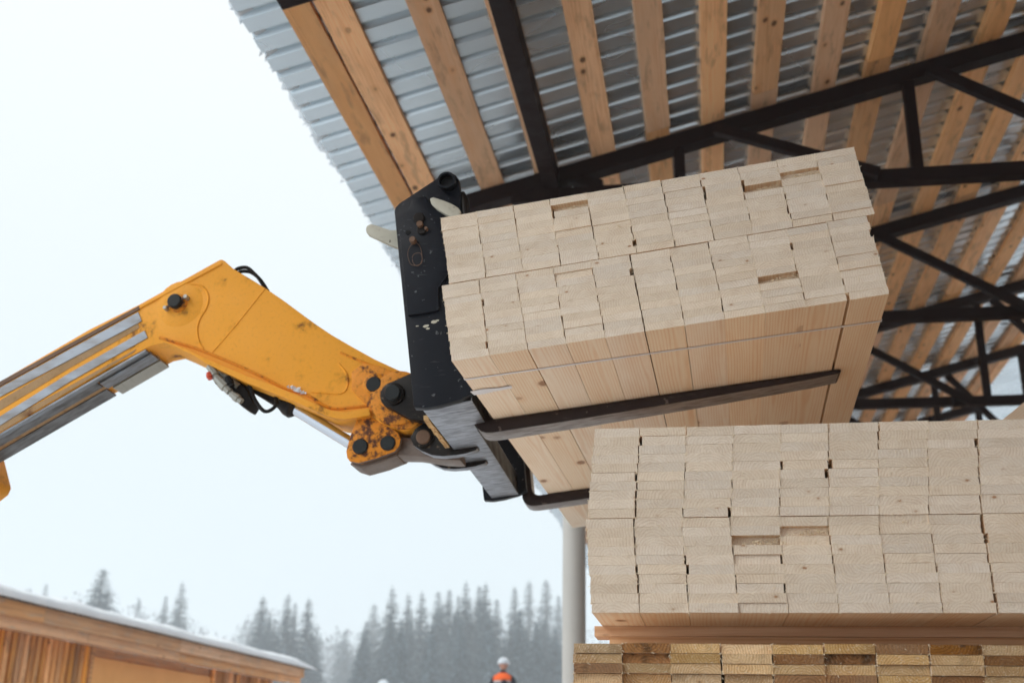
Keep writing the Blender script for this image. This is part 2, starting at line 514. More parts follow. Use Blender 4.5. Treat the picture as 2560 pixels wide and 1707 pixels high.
# purlins
PUR = [(-2.234, -2.072), (-2.056, -1.870), (-1.580, -1.398), (-1.170, -.990), (-.726, -.550), (-.318, -.134), (.095, .273), (.484, .668),
       (.919, 1.098), (1.312, 1.500), (1.715, 1.900), (2.130, 2.315), (2.54, 2.72), (2.95, 3.13), (3.36, 3.54), (3.77, 3.95), (4.20, 4.37), (4.385, 4.55)]
def plank_mesh(name, w, L, th, mats, seed, wob=.004, n=10):
    r = random.Random(seed)
    mb = MB()
    vs = []
    for k in range(n + 1):
        y = -L / 2 + L * k / n
        for sx, sz in ((-1, 0), (1, 0), (1, 1), (-1, 1)):
            vs.append((sx * w / 2 + r.uniform(-wob, wob), y, sz * th + (r.uniform(-.001, .001) if sz == 0 else 0)))
    fs = []
    for k in range(n):
        a = k * 4
        for j in range(4):
            fs.append((a + j, a + (j + 1) % 4, a + 4 + (j + 1) % 4, a + 4 + j))
    mb.add(vs, fs)
    mb.add([vs[i] for i in range(4)], [(3, 2, 1, 0)])
    mb.add([vs[i] for i in range(n * 4, n * 4 + 4)], [(0, 1, 2, 3)])
    me = bpy.data.meshes.new(name)
    me.from_pydata(mb.v, [], mb.f); me.materials.append(mats); me.update()
    return me
PL = DT * 2
pmesh = [plank_mesh('purlin', .18, PL - .006, .05, M_PURLIN, k) for k in range(5)]
for i, (x0, x1) in enumerate(PUR):
    w = x1 - x0
    start = T0 - DT * (4 if i % 2 == 0 else 5)
    if i in (0, 1): start = T0 - DT * 4 + .3
    y = start + rnd.uniform(-.55, .05)
    k = 0
    while y < Y_BACK - .5:
        me = pmesh[rnd.randrange(5)]
        o = put('purlin', me, shed)
        xc = (x0 + x1) / 2 + rnd.uniform(-.006, .006)
        o.location = Vector((xc, y + PL / 2, zroof(xc) + .001 + (k % 2) * .0005)) - SL
        o.rotation_euler = (0, -CA, rnd.uniform(-.0012, .0012))
        o.scale = (w / .18 * rnd.uniform(.96, 1.02), 1, 1)
        y += PL; k += 1

# galvanised sheets: trapezoid ribs running up the slope
XE0, XE1 = -2.47, 5.7
PER = .2
def sheet_mesh(nper):
    # across Y, heights above the purlin top
    prof = []
    for k in range(nper):
        b = k * PER
        prof += [(b, 0), (b + .126, 0), (b + .142, .036), (b + .184, .036)]
    prof.append((nper * PER, 0))
    vs, fs = [], []
    xs = [0, .3, (XE1 - XE0) * .5, XE1 - XE0]
    xs = [q / math.cos(CA) for q in xs]
    for x in xs:
        for y, h in prof: vs.append((x, y, h))
    m = len(prof)
    for i in range(len(xs) - 1):
        for j in range(m - 1):
            fs.append((i * m + j, (i + 1) * m + j, (i + 1) * m + j + 1, i * m + j + 1))
    me = bpy.data.meshes.new('roof_sheet')
    me.from_pydata(vs, [], fs); me.materials.append(M_SHEET); me.update()
    return me
sm = sheet_mesh(6)
y = Y_FRONT
k = 0
while y < Y_BACK:
    o = put('roof_sheet', sm, shed)
    xx = XE0 + rnd.uniform(-.012, .012)
    o.location = Vector((xx, y, zroof(xx) + .0535 + (k % 2) * .0015)) - SL
    o.rotation_euler = (0, -CA, 0)
    y += 6 * PER - .001; k += 1

# snow lying on the roof, ragged over the low edge
sv, sf = [], []
ys = np.arange(Y_FRONT, Y_BACK, .03)
rr = random.Random(5)
def smn(u, s): return math.sin(u * 3.1 + s) + .6 * math.sin(u * 7.7 + s * 2.3) + .4 * math.sin(u * 17.3 + s * 3.1)
for j, y in enumerate(ys):
    a = .025 + .016 * smn(y, 0) + rr.uniform(-.008, .016)
    a = max(a, .002)
    top = .16 + .025 * smn(y * .6, 1)
    drop = rr.uniform(-.02, .014) - (.03 if a > .07 else 0)
    pr = [(XE0 + .06, .0865), (XE0 - a * .45, .075 + drop * .5), (XE0 - a, .09 + drop), (XE0 - a * .6, .12 + rr.uniform(-.01, .01)), (XE0 - .01, top * .85), (XE0 + .15, top), (XE0 + 1.2, top + .02), (XE1, top)]
    for x, h in pr: sv.append((x, y + rr.uniform(-.008, .008), zroof(x) + h))
m = 8
for j in range(len(ys) - 1):
    for i in range(m - 1):
        sf.append((j * m + i, j * m + i + 1, (j + 1) * m + i + 1, (j + 1) * m + i))
tag(mesh_obj('roof_snow', [Vector(v) - SL for v in sv], sf, M_FRINGE, shed, (0, 0, 0), smooth=True), kind='stuff')
# frost spikes hanging from the snow lip
fm = MB()
for k in range(1300):
    y = rr.uniform(Y_FRONT, Y_BACK)
    dens = .5 + .5 * math.sin(y * 2.3) * math.sin(y * 5.9 + 1)
    if rr.random() > .25 + .75 * dens: continue
    x = XE0 - rr.uniform(-.005, .02 + .025 * dens)
    z = zroof(x) + .06 + rr.uniform(0, .04)
    L = rr.uniform(.008, .034) * (.5 + dens)
    w = rr.uniform(.005, .013)
    d = Vector((-rr.uniform(.1, .8), rr.uniform(-.3, .5), -rr.uniform(.5, 1))).normalized() * L
    p = Vector((x, y, z))
    fm.add([p + Vector((0, -w, 0)), p + Vector((w, w, 0)), p + Vector((-w, w, .004)), p + d], [(0, 1, 3), (1, 2, 3), (2, 0, 3), (0, 2, 1)])
tag(fm.build('roof_frost', M_FRINGE, shed, SL * 0), kind='stuff').location = -SL

# trusses
CH = .125
def bar(mb, p, q, w, h):
    p, q = Vector(p), Vector(q)
    d = (q - p).normalized()
    s = Vector((0, 1, 0))
    u = s.cross(d).normalized()
    vs = []
    for c in (p, q):
        for a, b in ((-1, -1), (1, -1), (1, 1), (-1, 1)):
            vs.append(c + s * (a * w / 2) + u * (b * h / 2))
    mb.add(vs, [(3, 2, 1, 0), (4, 5, 6, 7), (0, 1, 5, 4), (1, 2, 6, 5), (2, 3, 7, 6), (3, 0, 4, 7)])
def member(name, p, q, w, h, parent, off, bev=.008):
    mb = MB(); bar(mb, p, q, w, h)
    return mb.build(name, M_TRUSS, parent, (0, 0, 0), bevel=bev)
BZ = 5.47                                   # underside of the bottom chord
tr0 = None
POSTX = [-.075, 1.63, 3.32]
for k in range(-4, NT_):
    Y = T0 + DT * k
    if tr0 is None:
        tr = MB()
        bar(tr, (-2.18, 0, zroof(-2.18) - CH / 2), (4.62, 0, zroof(4.62) - CH / 2), .14, CH)
        tr0 = tr.build('truss', M_TRUSS, shed, bevel=.01)
        tr0.location = Vector((0, Y, 0)) - SL
        member('bottom_chord', (-1.35, 0, BZ + .055), (4.62, 0, BZ + .055), .11, .108, tr0, 0)
        for i, px in enumerate(POSTX):
            member('post', (px, 0, BZ + .11), (px, 0, zroof(px) - CH - .002), .085, .082, tr0, 0)
        member('diagonal', (-1.12, 0, 5.73), (-.66, 0, BZ + .13), .08, .075, tr0, 0)
        member('diagonal', (.19, -.115, 5.965), (1.34, -.115, 5.51), .07, .08, tr0, 0)
        member('diagonal', (1.76, -.115, 6.345), (3.10, -.115, 5.49), .07, .085, tr0, 0)
        member('diagonal', (3.48, -.115, 6.74), (4.5, -.115, 5.51), .07, .085, tr0, 0)
        member('post', (4.55, 0, BZ + .122), (4.55, 0, zroof(4.55) - CH - .002), .095, .095, tr0, 0)
    else:
        t = tr0.copy(); COL.objects.link(t); t.location = Vector((0, Y, 0)) - SL
        for ch in list(tr0.children):
            c = ch.copy(); COL.objects.link(c); c.parent = t
# eave beam under the trusses' heels, one length per bay up to the second truss
for k in range(-4, 1):
    mb = MB()
    y0 = T0 + DT * k + .075; y1 = T0 + DT * (k + 1) - .075
    mb.box((-1.100, y0, 5.575), (-1.090, y1, 5.69))
    mb.box((-1.100, y0, 5.565), (-.980, y1, 5.575))
    mb.box((-.990, y0, 5.575), (-.980, y1, 5.69))
    mb.box((-1.100, y0, 5.69), (-.980, y1, 5.70))
    mb.build('eave_beam', M_TRUSS, shed, (0, 0, 0)).location = -SL
mb = MB(); mb.box((-1.17, T0 + DT - .085, 5.30), (-.98, T0 + DT - .073, 5.69)); mb.box((-1.17, T0 + DT - .085, 5.28), (-.98, T0 + DT + .07, 5.30))
mb.build('gusset_plate', M_TRUSS, shed).location = -SL
# round posts
def column(x, y, z1, label=None):
    mb = MB(); g = ground_h(x, y) - .2
    mb.tube([(x, y, g), (x, y, z1)], .107, 28)
    mb.box((x - .16, y - .16, z1), (x + .16, y + .16, z1 + .02))
    mb.box((x - .2, y - .2, g + .2), (x + .2, y + .2, g + .26))
    o = mb.build('column', M_POST, shed); o.location = -SL
    smooth_by_angle(o); return o
for k in (2, 4, 6, 8):
    column(-1.19, T0 + DT * k, BZ - .022)
for k in (0, 2, 4, 6, 8):
    column(4.45, T0 + DT * k, BZ - .022)

# unseen boarded wall, added along the high side to darken the shed
wl_ = [plank_mesh('added_wall_board', .20, 5.4, .03, M_HUT, 300 + k, wob=.003, n=2) for k in range(3)]
y = Y_FRONT; k = 0
while y < Y_BACK:
    o = put('added_wall_board', wl_[k % 3], shed, Vector((5.55, y, 2.6)) - SL, (R(90), 0, R(90)))
    y += .203; k += 1
# ------------------------------------------------------------------ lumber
BW, BT = .1128, .0222
def board_mesh(seed, L):
    """one sawn board, its rough-cut front end at y = 0"""
    r = random.Random(seed)
    w, h = BW - .0006, BT - .0004
    per = []
    for k in range(6): per.append((-w / 2 + w * k / 6, -h / 2))
    for k in range(2): per.append((w / 2, -h / 2 + h * k / 2))
    for k in range(6): per.append((w / 2 - w * k / 6, h / 2))
    for k in range(2): per.append((-w / 2, h / 2 - h * k / 2))
    n = len(per)
    fr = [(x + r.uniform(-.0007, .0007), r.uniform(-.0005, .0003), z + r.uniform(-.0003, .0003)) for x, z in per]
    ring = [(x, .006, z) for x, z in per]
    corners = [(-w / 2, L, -h / 2), (w / 2, L, -h / 2), (w / 2, L, h / 2), (-w / 2, L, h / 2)]
    vs = fr + ring + corners
    fs = [tuple(range(n))]
    fs += [(i, i + n, (i + 1) % n + n, (i + 1) % n) for i in range(n)]
    c = 2 * n
    fs.append(tuple([n + k for k in range(6, -1, -1)] + [c, c + 1]))
    fs.append(tuple([n + k for k in (8, 7, 6)] + [c + 1, c + 2]))
    fs.append(tuple([n + k for k in range(14, 7, -1)] + [c + 2, c + 3]))
    fs.append(tuple([n, n + 15, n + 14, c + 3, c]))
    fs.append((c + 3, c + 2, c + 1, c))
    mi = [0] + [1] * n + [1, 1, 1, 1, 0]
    me = bpy.data.meshes.new('board')
    me.from_pydata(vs, [], fs)
    return me, mi
def make_boards(L, mend, mside, nvar=8, s0=0):
    out = []
    for k in range(nvar):
        me, mi = board_mesh(s0 + k, L)
        me.materials.append(mend); me.materials.append(mside)
        me.polygons.foreach_set('material_index', mi)
        bm = bmesh.new(); bm.from_mesh(me); bmesh.ops.recalc_face_normals(bm, faces=bm.faces); bm.to_mesh(me); bm.free()
        me.update()
        out.append(me)
    return out

def bundle(root, meshes, ncol, rows, z0, pack_shift, holes, r, yj=.0016, loose=False, alt=None, altp=0, gapcols=(), zgap=.0015, clumps=None, jig=.0010):
    """boards laid in packs; rows = rows of each pack from the bottom up"""
    spl = MB()
    z = z0
    rowi = 0
    wander = [0] * ncol
    for pk, nr in enumerate(rows):
        colscale = [1 + r.uniform(-.006, .006) for _ in range(ncol)]
        for j in range(nr):
            sh = pack_shift[pk][0] + (pack_shift[pk][1] - pack_shift[pk][0]) * j / max(1, nr - 1)
            for i in range(ncol):
                wander[i] = wander[i] * .85 + r.gauss(0, jig * .5)
                me = r.choice(meshes)
                if alt and r.random() < altp: me = r.choice(alt)
                o = put('board', me, root)
                x = (i + .5) * BW + sh + wander[i] + r.gauss(0, jig * .6) + (.0045 * (i >= gapcols[pk]) if gapcols and gapcols[pk] else 0)
                zz = z + (j + .5) * BT * colscale[i]
                rec = holes.get((i, rowi), 0)
                yy = (r.gauss(0, yj * (.12 if not loose else .4)) if r.random() < .93 else r.gauss(0, yj * 1.6)) + rec
                o.location = (x, yy, zz)
                s = r.uniform(1.0, 1.02) if r.random() < .955 else r.uniform(.95, .985)
                if loose: s = r.uniform(.94, .985)
                q_ = r.random()
                sx_ = r.uniform(.998, 1.006) if q_ < .52 else r.uniform(.975, .995) if q_ < .94 else r.uniform(.925, .955)
                if q_ > .94: o.location.x += r.choice((-1, 1)) * BW * (1 - sx_) * .45
                o.scale = (sx_ * (-1 if r.random() < .5 else 1), 1, s)
                o.rotation_euler = (0, r.gauss(0, .0007), r.gauss(0, .0004))
                # fibres torn out by the saw along the board's edges
                for q in range(7 if rec == 0 else 14):
                    ex = x + r.uniform(-.5, .5) * BW if r.random() < .35 else x + r.choice((-.5, .5)) * BW
                    ez = zz + (r.choice((-.5, .5)) * BT if r.random() < .5 else r.uniform(-.5, .5) * BT)
                    if rec: ez = zz + r.uniform(-.55, .1) * BT; ex = x + r.uniform(-.5, .5) * BW
                    L = r.uniform(.002, .0075) if r.random() < .96 else r.uniform(.008, .018)
                    a = r.uniform(0, math.tau)
                    d = Vector((math.cos(a) * L, -abs(r.gauss(0, .001)), math.sin(a) * L - L * .4))
                    p = Vector((ex, yy - .0012 if rec == 0 else r.uniform(.001, rec * .5), ez))
                    w = r.uniform(.0004, .0012)
                    nrm = Vector((-d.z, 0, d.x)).normalized() * w
                    spl.add([p - nrm, p + nrm, p + d, p + Vector((0, .0015, 0))], [(0, 1, 2), (0, 2, 3), (1, 3, 2)])
            rowi += 1
        z += nr * BT + zgap
    # hair of the top edge
    for q in range(ncol * 9):
        p = Vector((r.uniform(0, ncol * BW), -.0005, z - zgap - .001))
        d = Vector((r.gauss(0, .002), -.001, r.uniform(.001, .0045)))
        w = .0004
        spl.add([p + Vector((-w, 0, 0)), p + Vector((w, 0, 0)), p + d, p + Vector((0, .001, 0))], [(0, 1, 2), (0, 2, 3), (1, 3, 2)])
    tag(spl.build('wood_splinters', M_SPL, root), kind='stuff')
    # loose chips and sawdust lying in the recesses
    cl = MB()
    for (i, j), rec in holes.items():
        zb = z0 + j * BT
        for q in range(260 if rec > .012 else 20):
            u_ = r.uniform(.30 if r.random() < .85 else .05, 1)
            p = Vector(((i + u_) * BW, r.uniform(-.0005, rec * .5), zb + r.uniform(0, .005 + .013 * u_)))
            s = r.uniform(.001, .0042)
            d1 = Vector((r.uniform(-1, 1), r.uniform(-1, 1), r.uniform(-.3, 1))) * s
            d2 = Vector((r.uniform(-1, 1), r.uniform(-1, 1), r.uniform(-.3, 1))) * s
            d3 = Vector((r.uniform(-1, 1), r.uniform(-1, 1), r.uniform(-.3, 1))) * s
            cl.add([p, p + d1, p + d2, p + d3], [(0, 1, 2), (0, 2, 3), (0, 3, 1), (1, 3, 2)])
    if holes: tag(cl.build('wood_chips', M_SPL, root), kind='stuff')

NC = 11
HL = 2.59
fresh = make_boards(HL, M_END, M_SIDE, 8)
# the bundle on the forks: tilted back with them
HB = empty('lumber_bundle', (-.7032, 3.1048, 2.5891))
HM = Matrix.Rotation(-.0252, 3, 'Z') @ Matrix.Rotation(-.1134, 3, 'Y') @ Matrix.Rotation(.002, 3, 'X')
HB.rotation_euler = HM.to_euler()
tag(HB, 'pale fresh-sawn lumber bundle held up and tilted on the forks, clear strap round it', 'lumber bundle', 'bundles of sawn boards')
def H(p):                                    # the held load's own axes (along the forks, along the boards, up) to world
    return HM @ Vector(p) + Vector((-.7032, 3.1048, 2.5891))
r1 = random.Random(3)
bundle(HB, fresh, NC, [11, 10], .0005, [(-.003, -.014), (.009, -.002)],
       {(3, 19): .03, (8, 17): .035, (9, 18): .02, (8, 4): .035, (6, 20): .004, (4, 15): .003, (10, 12): -.004}, r1, gapcols=(5, 0), zgap=.0022)
# strap
st = MB()
zt = 21 * BT + .004
LB = -.0155
path = [(-.006, zt), (NC * BW + .006, zt), (NC * BW + .014, .2455), (NC * BW + .004, -.0012), (-.0045, -.0012), (LB, .243)]
for i in range(6):
    (xa, za), (xb, zb) = path[i], path[(i + 1) % 6]
    nseg = 14
    for k in range(nseg):
        f0, f1 = k / nseg, (k + 1) / nseg
        pa = (xa + (xb - xa) * f0, za + (zb - za) * f0); pb = (xa + (xb - xa) * f1, za + (zb - za) * f1)
        ya = .165 + .03 * (pa[0] - LB); yb = .165 + .03 * (pb[0] - LB)
        o_ = .0007
        nx, nz = (0, o_) if i == 0 else (0, -o_) if i == 3 else (o_, 0) if i in (1, 2) else (-o_, 0)
        st.add([(pa[0], ya, pa[1]), (pb[0], yb, pb[1]), (pb[0], yb + .011, pb[1]), (pa[0], ya + .011, pa[1]),
                (pa[0] + nx, ya, pa[1] + nz), (pb[0] + nx, yb, pb[1] + nz), (pb[0] + nx, yb + .011, pb[1] + nz), (pa[0] + nx, ya + .011, pa[1] + nz)],
               [(0, 1, 2, 3), (7, 6, 5, 4), (0, 4, 5, 1), (2, 6, 7, 3)])
st.build('plastic_strap', M_STRAP, HB)
st = MB()
fl = [(-.012, .285), (.03, .278), (.075, .29), (.12, .287), (.118, .312), (.06, .318), (.025, .327), (-.008, .325)]
st.add([(a, b, -.0022) for a, b in fl] + [(a, b, -.0030) for a, b in fl], [tuple(range(8)), tuple(range(15, 7, -1))])
st.build('strap_tail', M_STRAP, HB)

# the bundle it is being set down beside, on bearers
LBn = empty('lumber_bundle', (-.262, 2.75, 1.828))
tag(LBn, 'pale fresh-sawn lumber bundle resting on bearer planks, cut off by the right edge', 'lumber bundle', 'bundles of sawn boards')
r2 = random.Random(8)
bundle(LBn, fresh, NC, [10, 10], .0002, [(-.004, -.014), (-.010, .004)],
       {(3, 7): .03, (4, 8): .02, (4, 7): .006, (6, 9): .003, (10, 15): .01}, r2, gapcols=(8, 0), zgap=.0012)

# unseen stacks added under the roof to darken the shed inside
def stack(loc, L, n, label):
    e_ = empty('lumber_bundle', loc)
    tag(e_, label, 'lumber bundle', 'bundles of sawn boards')
    r = random.Random(int(loc[0] * 10 + loc[1]))
    for j in range(n):
        for i in range(NC):
            mb = MB(); mb.box((i * BW + .001, r.uniform(-.01, .01), j * .52), ((i + 1) * BW - .001, L, j * .52 + .45)); mb.build('board_pile', M_DARKSTACK, e_)
        mb = MB(); mb.box((-.03, .3, j * .52 - .069), (NC * BW + .03, .4, j * .52 - .001)); mb.build('bearer', M_DARKSTACK, e_)
        mb = MB(); mb.box((-.03, L - .4, j * .52 - .069), (NC * BW + .03, L - .3, j * .52 - .001)); mb.build('bearer', M_DARKSTACK, e_)
stack((1.45, 3.1, .16), 2.6, 4, 'unseen lumber stack added to darken the shed, beyond the right edge next to the resting bundle')
stack((3.1, 3.1, .16), 2.6, 5, 'unseen lumber stack added to darken the shed, deep on its right side, nearest the front')
stack((.2, 8.2, .16), 4.0, 5, 'unseen lumber stack added to darken the shed, behind the resting bundle and hidden by it')
stack((2.0, 8.2, .16), 4.0, 6, 'unseen lumber stack added to darken the shed, behind the resting bundle, second one from the yard')
stack((3.8, 8.4, .16), 4.0, 6, 'unseen lumber stack added to darken the shed, behind the resting bundle, beside the added wall')
# the older bundle underneath
OB = empty('lumber_bundle', (-.308, 2.75, .0))
tag(OB, 'yellow-brown bundle of rough sawn boards at the bottom right, below the bearer planks', 'lumber bundle', 'bundles of sawn boards')
oldb = make_boards(2.6, M_ENDY, M_SIDE, 6, 30)
oldd = make_boards(2.6, M_ENDD, M_SIDE, 4, 50)
r3 = random.Random(21)
bundle(OB, oldb, NC, [10], 1.759 - 10 * BT, [(0, 0)], {}, r3, yj=.012, loose=True, alt=oldd, altp=.27, zgap=0, jig=.0014)
low = MB()
for j in range(6):
    for i in range(NC):
        low.box((i * BW + .001, r3.uniform(-.01, .01), .09 + j * .24), ((i + 1) * BW - .001, 2.6, .09 + j * .24 + .235))
tag(low.build('board_pile', M_SIDE, OB), kind='stuff')

def bearer(loc, w, L, th, label, seed):
    """plank laid along X; its own long axis is local Y, turned a quarter"""
    me = plank_mesh('bearer_plank', w, L, th, M_BEARER, seed, wob=.0015, n=6)
    o = put('bearer_plank', me, None, (loc[0] + L / 2, loc[1] + w / 2, loc[2]), (0, 0, R(90)))
    tag(o, label, 'plank', 'bearer planks between the lumber bundles')
    return o
bearer((-.285, 3.025, 1.8025), .10, 1.5, .0252, 'thin pale bearer plank directly under the resting lumber bundle, sticking out furthest left', 71)
bearer((-.247, 3.03, 1.7595), .10, 1.45, .0427, 'thicker reddish bearer plank lying on the yellow-brown boards under the thin bearer plank', 72)
bearer((-.285, 4.9, 1.8025), .10, 1.5, .0252, 'pale bearer plank under the far end of the resting lumber bundle, hardly visible', 73)
bearer((-.25, 4.9, 1.7595), .10, 1.45, .0427, 'lower bearer plank at the far end, resting on the yellow-brown boards', 74)

# pale board leaning up behind the resting bundle at the right edge
me = plank_mesh('leaning_board', .05, 2.4, .20, M_SIDE, 91, n=6)
la = R(38)
o = put('leaning_board', me, None, (1.02 + math.cos(la) * .86 + .0, 4.0, 2.62 - .20 / math.cos(la) + .86 * math.sin(la)))
o.rotation_euler = Matrix(((0, math.cos(la), -math.sin(la)), (-1, 0, 0), (0, math.sin(la), math.cos(la)))).to_euler()
tag(o, 'pale board sloping up to the right behind the resting bundle, cut by the right edge', 'board')

# ------------------------------------------------------------------ telehandler
TH = empty('telehandler', (-4.6, 4.1, 0))
tag(TH, 'yellow telehandler boom reaching in from the left with a black fork carriage lifting the boards', 'telehandler')
TL = Vector((-4.6, 4.1, 0))
W_ = lambda p: Vector(p)
def K(p):                                    # carriage axes: the load's, turned a hair
    a, b, w = p
    return H((a - .042 * (b - .33), b, w))
def tp(mb, name, mats, bevel=0, smooth=False):
    o = mb.build(name, mats, TH, (0, 0, 0), bevel=bevel)
    o.location = -TL
    if smooth: smooth_by_angle(o)
    return o

BOOM = [(-2.97, 2.761), (-2.759, 2.885), (-2.406, 3.092), (-2.205, 3.191), (-1.887, 3.369), (-1.876, 3.372), (-1.863, 3.365), (-1.822, 3.328),
        (-1.749, 3.283), (-1.67, 3.232), (-1.59, 3.175), (-1.511, 3.115), (-1.45, 3.07), (-1.389, 3.028), (-1.3, 2.974), (-1.212, 2.923), (-1.111, 2.873),
        (-1.068, 2.85), (-1.032, 2.821), (-1.003, 2.771), (-.994, 2.722), (-1.005, 2.674), (-1.037, 2.644), (-1.085, 2.635), (-1.133, 2.65),
        (-1.176, 2.672), (-1.205, 2.694), (-1.28, 2.683), (-1.307, 2.681), (-1.364, 2.691), (-1.436, 2.724), (-1.51, 2.758), (-1.614, 2.80),
        (-1.703, 2.836), (-1.78, 2.871), (-1.88, 2.922), (-1.936, 2.957), (-2.016, 2.996), (-2.075, 3.022), (-2.127, 3.013), (-2.289, 2.929), (-2.719, 2.669), (-2.925, 2.544)]
# carry the straight box on to the machine, out of the picture
du = Vector((-2.97 + 2.406, 2.761 - 3.092)).normalized()
BOOM[0] = tuple(Vector((-2.97, 2.761)) + du * 1.9)
BOOM[-1] = tuple(Vector((-2.925, 2.544)) + du * 1.9)
Y0, Y1 = 4.0, 4.2
mb = MB(); mb.extrude(BOOM, Y0, Y1, W_, 0)
boom = tp(mb, 'boom', [M_YEL], bevel=.005, smooth=True)
def bead(pts, r, y=Y0, mat=M_YEL, name='weld_bead', n=6):
    mb = MB(); mb.tube(smoothpath([(x, y, z) for x, z in pts], n), r, 7)
    return tp(mb, name, mat, smooth=True)
bead([(-2.016, 3.268), (-1.971, 3.267), (-1.939, 3.252), (-1.915, 3.216), (-1.914, 3.17), (-1.938, 3.118), (-1.944, 3.073), (-1.93, 3.02), (-1.908, 2.989)], .0045)
bead([(-1.678, 3.236), (-1.78, 3.09), (-1.871, 2.972)], .003)
bead([(-2.098, 3.044), (-1.957, 3.000), (-1.863, 2.962), (-1.763, 2.918), (-1.648, 2.863), (-1.558, 2.817), (-1.47, 2.789), (-1.411, 2.752), (-1.374, 2.735), (-1.339, 2.73), (-1.283, 2.734), (-1.214, 2.739)], .0065, mat=M_YELR)
bead([(-1.348, 2.954), (-1.297, 2.93), (-1.224, 2.899), (-1.167, 2.875), (-1.118, 2.863)], .005, mat=M_YELR)
bead([(-1.352, 2.91), (-1.321, 2.873), (-1.31, 2.837), (-1.316, 2.802), (-1.343, 2.789), (-1.4, 2.794), (-1.45, 2.799)], .0042)
bead([(-1.873, 3.352), (-2.205, 3.172), (-2.45, 3.038)], .006)
# lower flange lip, proud of the side
mb = MB()
lip_o = [(-2.05, 3.012), (-1.936, 2.957), (-1.88, 2.922), (-1.78, 2.871), (-1.703, 2.836), (-1.614, 2.80), (-1.51, 2.758), (-1.436, 2.724), (-1.364, 2.691), (-1.307, 2.681), (-1.205, 2.694)]
lip_i = [(-1.214, 2.720), (-1.307, 2.708), (-1.364, 2.718), (-1.42, 2.742), (-1.49, 2.778), (-1.60, 2.824), (-1.71, 2.866), (-1.80, 2.905), (-1.90, 2.95), (-1.97, 2.985), (-2.06, 3.018)]
mb.extrude(lip_o + lip_i, Y0 - .022, Y0 + .004, W_)
tp(mb, 'bottom_flange', M_YEL, bevel=.004, smooth=True)
# nose cheek, thicker plate round the pins
mb = MB()
cheek = [(-1.29, 2.80), (-1.295, 2.87), (-1.25, 2.905), (-1.19, 2.892), (-1.12, 2.862), (-1.05, 2.835), (-1.01, 2.79), (-.995, 2.722), (-1.012, 2.668), (-1.05, 2.642), (-1.10, 2.64), (-1.165, 2.668), (-1.20, 2.71), (-1.24, 2.75)]
mb.extrude(cheek, Y0 - .010, Y0 + .003, W_)
tp(mb, 'nose_cheek', M_YELR, bevel=.004, smooth=True)
# slide strips worn bright on the box
def ext2(poly):                              # carry a strip on to the left
    out = []
    for x, z in poly:
        if x < -2.9: x, z = x + du.x * 1.8, z + du.y * 1.8
        out.append((x, z))
    return out
mb = MB(); mb.extrude(ext2([(-2.204, 3.156), (-2.183, 3.117), (-2.746, 2.817), (-2.957, 2.701), (-2.964, 2.734), (-2.753, 2.855)]), Y0 - .004, Y0 + .002, W_)
tp(mb, 'slide_strip', M_WEAR)
mb = MB(); mb.extrude(ext2([(-2.166, 3.075), (-2.148, 3.045), (-2.448, 2.875), (-2.724, 2.698), (-2.934, 2.587), (-2.941, 2.62), (-2.731, 2.735), (-2.454, 2.912)]), Y0 - .004, Y0 + .002, W_)
tp(mb, 'slide_strip', M_WEAR)
mb = MB(); mb.extrude(ext2([(-2.203, 3.182), (-2.198, 3.168), (-2.754, 2.861), (-2.966, 2.742), (-2.968, 2.757), (-2.758, 2.880)]), Y0 - .006, Y0 + .002, W_)
tp(mb, 'top_rail', M_BOLT)
mb = MB(); mb.extrude(ext2([(-2.20, 3.113), (-2.19, 3.088), (-2.46, 2.932), (-2.73, 2.765), (-2.94, 2.64), (-2.95, 2.68), (-2.75, 2.80), (-2.46, 2.97)]), Y0 - .0015, Y0 + .001, W_)
tp(mb, 'grime_strip', M_YELD)
mb = MB(); mb.extrude(ext2([(-2.19, 3.00), (-2.20, 2.986), (-2.729, 2.666), (-2.938, 2.540), (-2.941, 2.57), (-2.731, 2.70)]), Y0 - .002, Y0 + .001, W_)
tp(mb, 'grime_strip', M_YELD)
# underside plates
q0, q1 = Vector((-2.135, 3.008)), Vector((-2.719, 2.669))
dd = (q1 - q0).normalized(); nn = Vector((dd.y, -dd.x))
if nn.y > 0: nn = -nn
def under(name, s0, s1, ya, yb, th, mat):
    mb = MB()
    a, b = q0 + dd * s0, q0 + dd * s1
    a0, b0 = a - nn * .002, b - nn * .002
    mb.extrude([(a0.x, a0.y), (b0.x, b0.y), ((b + nn * th).x, (b + nn * th).y), ((a + nn * th).x, (a + nn * th).y)], ya, yb, W_)
    return tp(mb, name, mat, bevel=.002)
under('underside_strip', .02, 2.75, Y0 + .003, Y0 + .03, .007, M_WEAR)
under('underside_strip', .26, 2.75, Y0 + .034, Y0 + .085, .005, M_WEARB)
under('underside_strip', .26, 2.75, Y0 + .115, Y1 - .002, .005, M_WEARB)
under('underside_strip', .01, 2.75, Y0 + .087, Y0 + .112, .002, M_YELD)
under('wear_pad', .015, .25, Y0 + .034, Y0 + .1, .014, M_WEAR)
under('wear_pad', .015, .235, Y0 + .115, Y1 - .003, .014, M_FIT)
# outer boom collar at the far left
mb = MB()
mb.extrude([(-4.3, 2.0), (-2.945, 2.718), (-2.887, 2.667), (-2.854, 2.623), (-2.803, 2.509), (-2.812, 2.48), (-2.847, 2.451), (-4.3, 1.62)], 3.93, 4.27, W_)
tp(mb, 'outer_boom', M_YEL, bevel=.012, smooth=True)
